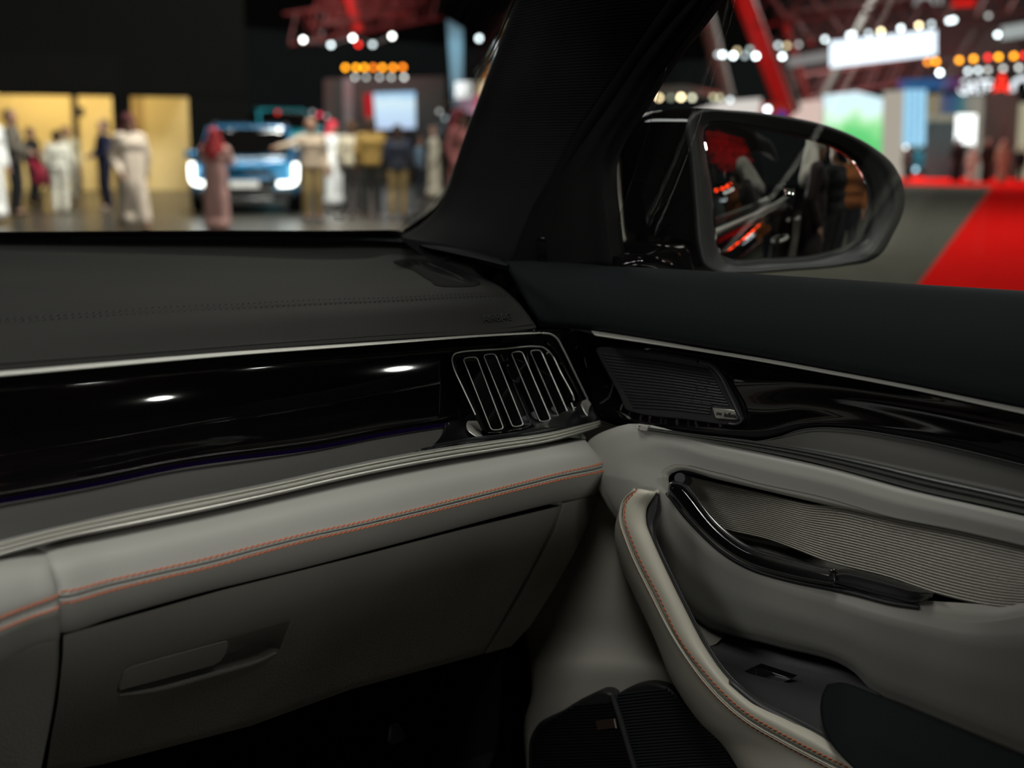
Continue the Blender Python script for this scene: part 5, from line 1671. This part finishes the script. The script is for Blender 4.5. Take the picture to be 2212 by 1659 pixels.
tm = mat('red_lit_truss', (.07, .004, .004), .6)  # truss steel coloured red to stand for the red light on it
truss('ceiling_truss', 'red-lit lattice truss above the orange lamps', P(640, 62, D=36), P(930, 10, D=40), tm, .9, 12)
truss('ceiling_truss', 'red-lit lattice truss at the top edge above the spotlights', P(700, 20, D=33), P(905, -30, D=40), tm, .9, 10)
truss('ceiling_truss', 'red-lit lattice truss above the ribbed sign', P(1690, 60, D=47), P(2260, -10, D=50), tm, 1.1, 16)
truss('ceiling_truss', 'red-lit lattice truss at the top right picture edge', P(1640, 20, D=42), P(2250, -60, D=45), tm, 1.1, 16)
truss('ceiling_truss', 'dim red lattice truss below the ribbed sign', P(1720, 190, D=56), P(1980, 150, D=60), tm, 1.1, 10)
q = P(780, -30, D=37)
beam('red_duct', 'bright red-lit duct running down from the top edge to the lamps', (745, -30), (772, 66), 35, 35.5, .18, rb_, 'duct')
panel('red_drape', 'red-lit drape at the top edge above the orange lamps', 'drape', [(660, -120), (900, -120), (885, 40), (700, 40)], 41, mat('red_drape_cloth', (.10, .005, .005), .9, var=.5, vscale=.5), .05)
panel('red_drape', 'dim red drape behind the ribbed sign', 'drape', [(1690, -60), (2260, -90), (2260, 150), (1700, 200)], 66, mat('dim_red_drape', (.022, .0012, .0014), .9, var=.6, vscale=.25), .05)
panel('red_flag', 'small bright red panel at the top right edge', 'sign', [(2060, -30), (2112, -30), (2104, 12), (2056, 14)], 48, glow('red_flag_glow', (1, .015, .01), .8))
q = P(780, 30, D=36)
spot('red_spot_left', (q[0] - 6, q[1] - 10, 3.5), tuple(q + A(0, 0, 1.2)), 5000, (1, .03, .02), 40, .4)
q = P(1900, 20, D=48)
spot('red_spot_right', (q[0] - 16, q[1] - 4, 3.0), tuple(q), 2600, (1, .03, .02), 60, .5)
q = P(1660, 130, D=46)
spot('red_spot_pillar', (q[0] - 9, q[1] - 5, 2.2), tuple(q), 2200, (1, .05, .03), 40, .3)

for lab, x0, y0, x1, y1, D in (('bright ribbed sign', 1800, 92, 2016, 66, 42.9), ('grey sign', 1712, 128, 1785, 114, 44.95), ('corner sign', 2170, 60, 2290, 40, 43.95), ('pale blue banner', 972, 56, 996, 70, 39.95), ('gate sign', 2070, 176, 2160, 168, 50.9), ('square light box', 988, 182, 1015, 182, 37.95), ('pink sign', 1000, 218, 1040, 212, 38.95)):
    bar('sign_hanger', 'dark rods holding the ' + lab, [P(x0, y0, D=D), P(x1, y1, D=D)], cat='hanger')

# counter and small vehicle left of the mirror
cnt_ = panel('pale_counter', 'pale low counter seen between pillar and mirror', 'counter', [(1305, 300), (1420, 290), (1420, 330), (1302, 334)], 40, paint('pale_counter_paint', (.42, .40, .34)), 2)
panel('counter_base', '', '', [(1308, 334), (1418, 330), (1418, 402), (1308, 402)], 40.1, paint('dark_counter_base', (.05, .05, .043)), 1.6, parent=cnt_)
panel('glowing_desk', 'cool glowing desk top on the pale counter', 'display desk', [(1335, 284), (1375, 272), (1440, 274), (1420, 289)], 40.5, glow('cool_desk_glow', (.6, .85, .9), .75), .6)
lamp(P(1377, 268, D=40), 11 / 2 * 40 / F, (.9, .92, 1), 3, 'white lamp above the glowing desk', None)
lamp(P(1387, 276, D=40), 11 / 2 * 40 / F, (1, .85, .95), 4.5, 'pinkish lamp right above the glowing desk', None)

# stroller
q = gnd(100, 447)
ST = root('stroller', 'red baby stroller pushed by the person in grey', 'stroller', (q[0], q[1], 0))
rs = cloth((.34, .02, .05))
sx_ = A(rt[0], rt[1], 0) / np.linalg.norm(rt[:2])
prism('seat', [A(0, 0, .45) - sx_ * .2, A(0, 0, .40) + sx_ * .28, A(0, 0, .62) + sx_ * .36, A(0, 0, .70) - sx_ * .05, A(0, 0, .98) - sx_ * .22, A(0, 0, .9) - sx_ * .34], A(-sx_[1], sx_[0], 0) * .4, rs, ST, bevel=.04)
loft('hood', [[A(0, 0, .95) - sx_ * .34, A(0, 0, 1.1) - sx_ * .2, A(0, 0, 1.05) + sx_ * .05], [A(-sx_[1], sx_[0], 0) * .4 + p for p in (A(0, 0, .95) - sx_ * .34, A(0, 0, 1.1) - sx_ * .2, A(0, 0, 1.05) + sx_ * .05)]], cloth((.12, .04, .10)), ST, n=12, sub=4, thick=.03)
for s in (0, .4):
    off = A(-sx_[1], sx_[0], 0) * s
    tube('frame_bar', [off + A(0, 0, 1.05) - sx_ * .55, off + A(0, 0, .55), off + A(0, 0, .1) + sx_ * .35], .018, M['black'], ST, n=10)
    tube('frame_bar', [off + A(0, 0, .55), off + A(0, 0, .1) - sx_ * .3], .018, M['black'], ST, n=6)
    for k in (-.3, .35):
        w = [off + sx_ * (k + .1 * math.cos(a)) + A(0, 0, .1 + .1 * math.sin(a)) for a in np.linspace(0, 2 * math.pi, 16, endpoint=False)]
        tube('wheel', w, .02, M['rubber'], ST, n=24, closed=True)


# ------------------------------------------------------------------ show cars
def suv(label, loc, rz, paintm, glowm, scale=1.):
    r = root('show_car', label, 'car', loc, rz)
    r.scale = (scale,) * 3

    def sect(x, w, z0, z1, rd=.12):
        w2 = w / 2
        return [A(x, -w2 + rd, z0), A(x, -w2, z0 + rd), A(x, -w2, (z0 + z1) / 2), A(x, -w2 + .02, z1 - rd), A(x, -w2 + rd, z1), A(x, 0, z1 + .02), A(x, w2 - rd, z1), A(x, w2 - .02, z1 - rd), A(x, w2, (z0 + z1) / 2), A(x, w2, z0 + rd), A(x, w2 - rd, z0)]
    # front is +x
    secs = [sect(-2.46, 1.5, .55, .95), sect(-2.42, 1.84, .35, 1.1), sect(-1.6, 1.96, .3, 1.12), sect(0, 1.98, .3, 1.13), sect(1.2, 1.97, .3, 1.13), sect(1.9, 1.95, .3, 1.08), sect(2.34, 1.88, .32, 1.0), sect(2.46, 1.66, .42, .92), sect(2.48, 1.2, .5, .85)]
    loft('body_shell', secs, paintm, r, n=44, sub=3, thick=0, idx=True, lin=True, ang=30, face=A(0, 0, 40))
    cab = [sect(-2.3, 1.5, 1.0, 1.2, .1), sect(-2.2, 1.6, 1.0, 1.62, .1), sect(-1.9, 1.62, 1.0, 1.72, .1), sect(-.2, 1.62, 1.0, 1.76, .1), sect(.55, 1.58, 1.0, 1.7, .1), sect(1.35, 1.72, 1.0, 1.16, .06)]
    loft('cabin_glass', cab, M['gloss'], r, n=44, sub=3, thick=0, idx=True, lin=True, ang=30, face=A(0, 0, 40))
    rf = [sect(-2.2, 1.5, 1.60, 1.66, .03), sect(-1.9, 1.56, 1.66, 1.76, .04), sect(-.2, 1.56, 1.70, 1.80, .04), sect(.5, 1.5, 1.66, 1.74, .04), sect(.62, 1.3, 1.66, 1.70, .02)]
    loft('roof', rf, paintm, r, n=44, sub=3, thick=0, idx=True, lin=True, ang=30, face=A(0, 0, 40))
    for s in (-1, 1):
        tube('windscreen_pillar', [A(.55, s * .76, 1.70), A(1.32, s * .84, 1.14)], .04, paintm, r, n=4)
        tube('roof_rail', [A(-1.9, s * .70, 1.78), A(-.2, s * .70, 1.82), A(.4, s * .68, 1.77)], .025, M['black'], r, n=12)
        tube('headlight', [A(2.40, s * .92, 1.0), A(2.45, s * .92, .82), A(2.47, s * .90, .66), A(2.52, s * .60, .60)], .05, glowm, r, n=24)
        for x in (-1.55, 1.55):
            w = mk('wheel', *wheel_geo(.40, .26), None, r, 40, recalc=True)
            w.data.materials.append(M['rubber'])
            w.location = (x, s * .88, .40)
            tube('wheel_rim', [A(x, s * 1.0, .40), A(x, s * 1.025, .40)], .26, M['dchrome'], r, n=2, seg=16)
        box('wing_mirror', (1.0, s * 1.07, 1.16), (.16, .22, .15), paintm, r, bevel=.03)
    box('lower_bumper', (2.38, 0, .40), (.26, 1.7, .2), M['black'], r, bevel=.04)
    box('grille', (2.49, 0, .82), (.05, .9, .16), M['gloss'], r, bevel=.01)
    box('bumper_bar', (2.50, 0, .72), (.05, 1.0, .06), paintm, r, bevel=.01)
    box('number_plate', (2.53, 0, .60), (.02, .52, .13), mat('white_plate', (.85, .85, .85), .5), r)
    box('skid_plate', (2.50, 0, .30), (.05, 1.0, .06), M['dchrome'], r, bevel=.01)
    return r


def wheel_geo(R, w):
    V, Fc = [], []
    seg = 24
    for y, rr_ in ((-w / 2, R * .6), (-w / 2, R * .93), (-w / 2 + .03, R), (w / 2 - .03, R), (w / 2, R * .93), (w / 2, R * .6)):
        for k in range(seg):
            a = 2 * math.pi * k / seg
            V.append((rr_ * math.cos(a), y, rr_ * math.sin(a)))
    for i in range(5):
        for k in range(seg):
            l = (k + 1) % seg
            Fc.append((i * seg + k, i * seg + l, i * seg + seg + l, i * seg + seg + k))
    Fc += [tuple(range(seg)), tuple(5 * seg + k for k in range(seg))]
    return V, Fc


def car_at(label, px, py, turn, pm, gm_, s=1., z=0):
    q = gnd(px, py)
    to = math.atan2(C[1] - q[1], C[0] - q[0])
    return suv(label, (q[0] - math.cos(to) * 2.4 * s, q[1] - math.sin(to) * 2.4 * s, z), to + math.radians(turn), pm, gm_, s)


hl = glow('headlight_glow', (1, .98, .9), 7)
car_at('blue electric car with glowing headlights facing the windshield', 546, 463, -3, mat('blue_car_paint', (.02, .20, .42), .25, metal=.3, coat=1), hl, 1.04).scale = (1.04, 1.04, .95)
tc_ = car_at('teal car on a platform behind the blue car', 610, 404, 8, mat('teal_car_paint', (.03, .36, .45), .25, metal=.2, coat=1), M['gloss'], 1.0, .62)
pf_ = box('display_platform', (tc_.location[0], tc_.location[1], .305), (5.6, 2.4, .61), M['black'], rz=tc_.rotation_euler[2])
tag(pf_, 'black platform carrying the teal car behind the blue car', 'platform')
car_at('dark teal car in the far booth', 2012, 384, 40, mat('dark_teal_car_paint', (.01, .08, .12), .3, coat=1), M['gloss'], 1.0)
# ------------------------------------------------------------------ what the mirror and the gloss panels look back at
for i, (x, y) in enumerate([(1541, 456), (1554, 446), (1568, 438), (1579, 430), (1590, 421), (1604, 411), (1615, 402), (1629, 391)]):
    lamp(behind_pane(x, y, 24), .17, (1, .05, .01), 26, 'red lamp ' + ORD[i] + ' from left in the row reflected in the mirror', 'red lamps reflected in the mirror', aim=M0)
for i, (x, y, s) in enumerate(((1576, 450, 6), (1585, 444, 4), (1593, 437, 9), (1612, 423, .8), (1620, 416, 3), (1638, 404, 2))):
    lamp(behind_pane(x, y, 24), .12, NEUT, s * 4, 'white lamp ' + ORD[i] + ' from left under the red row in the mirror', 'white lamps reflected in the mirror', aim=M0)


bar('lighting_bar', 'dark pipe holding the red lamps reflected in the mirror', [behind_pane(x, y, 24) for x, y in ((1541, 456), (1590, 421), (1629, 391))])


def back_letters(name, label, s, a, b, h, m):
    p1, p0 = behind_pane(*a, 23.5), behind_pane(*b, 23.5)
    xd = p1 - p0
    o = text(name, s, p1, -xd, (0, 0, 1), 1, m, None, depth=.04)
    d = np.array([v.co[:] for v in o.data.vertices]) - p1
    xn = -xd / np.linalg.norm(xd)
    k = np.linalg.norm(xd) / (d @ xn).max()
    o.data.transform(Matrix.Translation(-Vector(p1)))
    o.data.transform(Matrix.Diagonal((k, k, k * h, 1)))
    o.data.transform(Matrix.Translation(Vector(p1)))
    return tag(o, label, 'lettering')


back_letters('gate_lettering', 'white word of the gate sign reflected left in the side mirror', 'GATE', (1571, 482), (1602, 464), 1, glow('white_word_glow', (.85, .9, 1), 5))
back_letters('gate_letter', 'red letter of the gate sign reflected in the side mirror', 'D', (1603, 464), (1619, 452), 1.2, glow('red_word_glow', (1, .02, .02), 5))
p_ = [behind_pane(x, y, 23.5) for x, y in ((1622, 448), (1626, 440), (1632, 446), (1638, 436), (1646, 440), (1652, 428), (1656, 432))]
tag(tube('gate_script', p_, .08, glow('script_glow', (.85, .9, 1), 5), None, n=40, seg=6), 'white flowing script reflected right of the red letter', 'lettering')
for a, b in (((1525, 290), (1640, 300)), ((1530, 340), (1650, 330)), ((1560, 270), (1575, 380))):
    truss('ceiling_truss', {1525: 'upper red-lit truss reflected in the side mirror', 1530: 'lower red-lit truss reflected in the side mirror', 1560: 'upright red-lit truss reflected in the side mirror'}[a[0]], behind_pane(*a, 20), behind_pane(*b, 22), mat('red_light_truss', (.5, .03, .03), .6), .9, 10)  # red colour carries the red light on the steel
q = behind_pane(1580, 320, 20)
spot('red_spot_rear', (q[0] - 3, q[1] + 9, 1.5), tuple(q), 9000, (1, .03, .02), 70, .4)
# lamps and a car standing behind
q = behind(1775, 520, 4.6)
# white pale booth far behind
tag(prism('pale_booth_wall', [behind(1850, 470, 18) + A(-.5, 0, -.2), behind(1905, 470, 18) + A(1, 0, -.2), behind(1905, 430, 18) + A(1, 0, 0), behind(1850, 430, 18) + A(-.5, 0, 0)], (0, -.4, 0), paint('pale_grey_booth_wall', (.6, .6, .58))), 'pale grey low wall reflected at the right of the side mirror', 'wall panel')
tag(prism('cream_sign_board', [behind(1836, 350, 18), behind(1875, 360, 18), behind(1875, 338, 18), behind(1836, 320, 18)], (0, -.2, 0), glow('cream_board_glow', (1, .8, .55), .5)), 'cream lit board reflected at the top right of the mirror', 'sign')
for x, y, s in ((1858, 479, 8),):
    lamp(behind(x, y, 16), .10, NEUT, s, 'white lamp before the pale wall reflected in the mirror', None, aim=M0)


# ceiling spotlights over the rear seats side, mirrored in the piano-black dash panel
def dash_reflect(px, py):
    best, bp = 1e9, None
    d = ray(px, py)
    d = d / np.linalg.norm(d)
    R_, n_2 = GP.shape[:2]
    for i in range(R_):
        for j in range(n_2):
            v = GP[i, j] - C
            e = np.linalg.norm(v - d * np.dot(v, d))
            if e < best:
                best, bp = e, (i, j)
    i, j = min(max(bp[0], 1), R_ - 2), min(max(bp[1], 1), n_2 - 2)
    n = np.cross(GP[i + 1, j] - GP[i - 1, j], GP[i, j + 1] - GP[i, j - 1])
    n /= np.linalg.norm(n)
    if np.dot(n, d) > 0:
        n = -n
    return GP[i, j], d - 2 * np.dot(d, n) * n


for i, (x, y, r, s) in enumerate(((180, 820, .14, 60), (350, 862, .13, 90), (560, 789, .10, 60), (707, 777, .10, 60), (862, 800, .12, 90), (800, 931, .09, 30), (612, 952, .05, 25))):
    p, r_ = dash_reflect(x, y)
    t = 9.0 if r_[2] >= 0 else min(9.0, (p[2] - .25) / -r_[2])
    r = r * (t + 1) / 10
    support(p + r_ * t + A(0, 0, -.02), ['leftmost streak lamp', 'longest streak lamp', 'thin streak lamp', 'second thin streak lamp', 'vent streak lamp', 'lower edge streak lamp', 'hooked glint lamp'][i])
    lamp(p + r_ * t, r, (1, .98, .92), s, ['yellowish streak, leftmost', 'longest white streak', 'thin streak near the trim strip', 'thin streak right of it', 'white streak beside the vent', 'thin streak at the lower panel edge', 'small hooked glint'][i] + ' mirrored in the gloss dash panel: a hall spotlight', 'spotlights mirrored in the dash panel', aim=p)

# ------------------------------------------------------------------ unseen front seats, added to shade the glovebox
def rr(cx, cy, cz, w, d, ax_):
    q = []
    for k in range(12):
        a = 2 * math.pi * k / 12
        c_, s_ = math.cos(a), math.sin(a)
        c_, s_ = math.copysign(abs(c_) ** .6, c_), math.copysign(abs(s_) ** .6, s_)
        q.append(A(cx + w / 2 * c_, cy + (d / 2 * s_ if ax_ == 'y' else 0), cz + (d / 2 * s_ if ax_ == 'z' else 0)))
    return q


def added_seat(label, loc):
    r = root('added_seat', label, 'car seat', loc)

    def part(name, secs):
        return loft(name, secs, M['dark'], r, n=28, sub=4, closed=True, thick=0, face=A(0, 0, 60), ang=60)  # dark colour chosen to keep seat reflections out of the gloss panel
    part('cushion', [rr(0, -.32, .20, .06, .02, 'z'), rr(0, -.32, .20, .48, .16, 'z'), rr(0, -.1, .21, .52, .17, 'z'), rr(0, .12, .23, .50, .17, 'z'), rr(0, .19, .22, .46, .11, 'z'), rr(0, .20, .22, .06, .02, 'z')])
    part('backrest', [rr(0, -.30, .22, .1, .02, 'y'), rr(0, -.30, .22, .48, .14, 'y'), rr(0, -.38, .5, .54, .15, 'y'), rr(0, -.47, .76, .44, .11, 'y'), rr(0, -.49, .82, .36, .06, 'y'), rr(0, -.49, .825, .05, .01, 'y')])
    part('headrest', [rr(0, -.49, .87, .05, .01, 'y'), rr(0, -.49, .875, .24, .08, 'y'), rr(0, -.48, .96, .28, .10, 'y'), rr(0, -.49, 1.04, .22, .07, 'y'), rr(0, -.49, 1.045, .05, .01, 'y')])
    for s in (-.07, .07):
        tube('headrest_post', [A(s, -.49, .80), A(s, -.49, .90)], .007, M['chrome'], r, n=2)
    box('seat_frame', (0, -.08, .06), (.44, .5, .12), M['black'], r, bevel=.02)


added_seat('added unseen charcoal front passenger seat beside the door', (.36, -.25, .37))
added_seat('added unseen charcoal driver seat behind the viewpoint', (-.37, -.30, .37))

RB = root('added_rear_bench', 'added unseen charcoal rear bench seat behind the front seats', 'car seat', (0, -1.35, .45))
box('cushion', (0, .05, .15), (1.3, .52, .2), M['dark'], RB, bevel=.05)  # unseen bench added to cut the rear light on the glovebox
bk_ = box('backrest', (0, -.26, .50), (1.3, .16, .66), M['dark'], RB, bevel=.05)
bk_.rotation_euler = (math.radians(-12), 0, 0)
for x in (-.4, 0, .4):
    box('headrest', (x, -.34, .88), (.26, .10, .12), M['dark'], RB, bevel=.035)
# unseen driver side of the car, added to cut low light on the glovebox
sk2 = [[A(-q[0], q[1], q[2] + (.09 if q[2] > 1.05 else 0)) for q in r] for r in sk]
loft('unseen_driver_skin', sk2, body, CB, n=60, sub=4, thick=.06, face=A(-5, 0, 1))
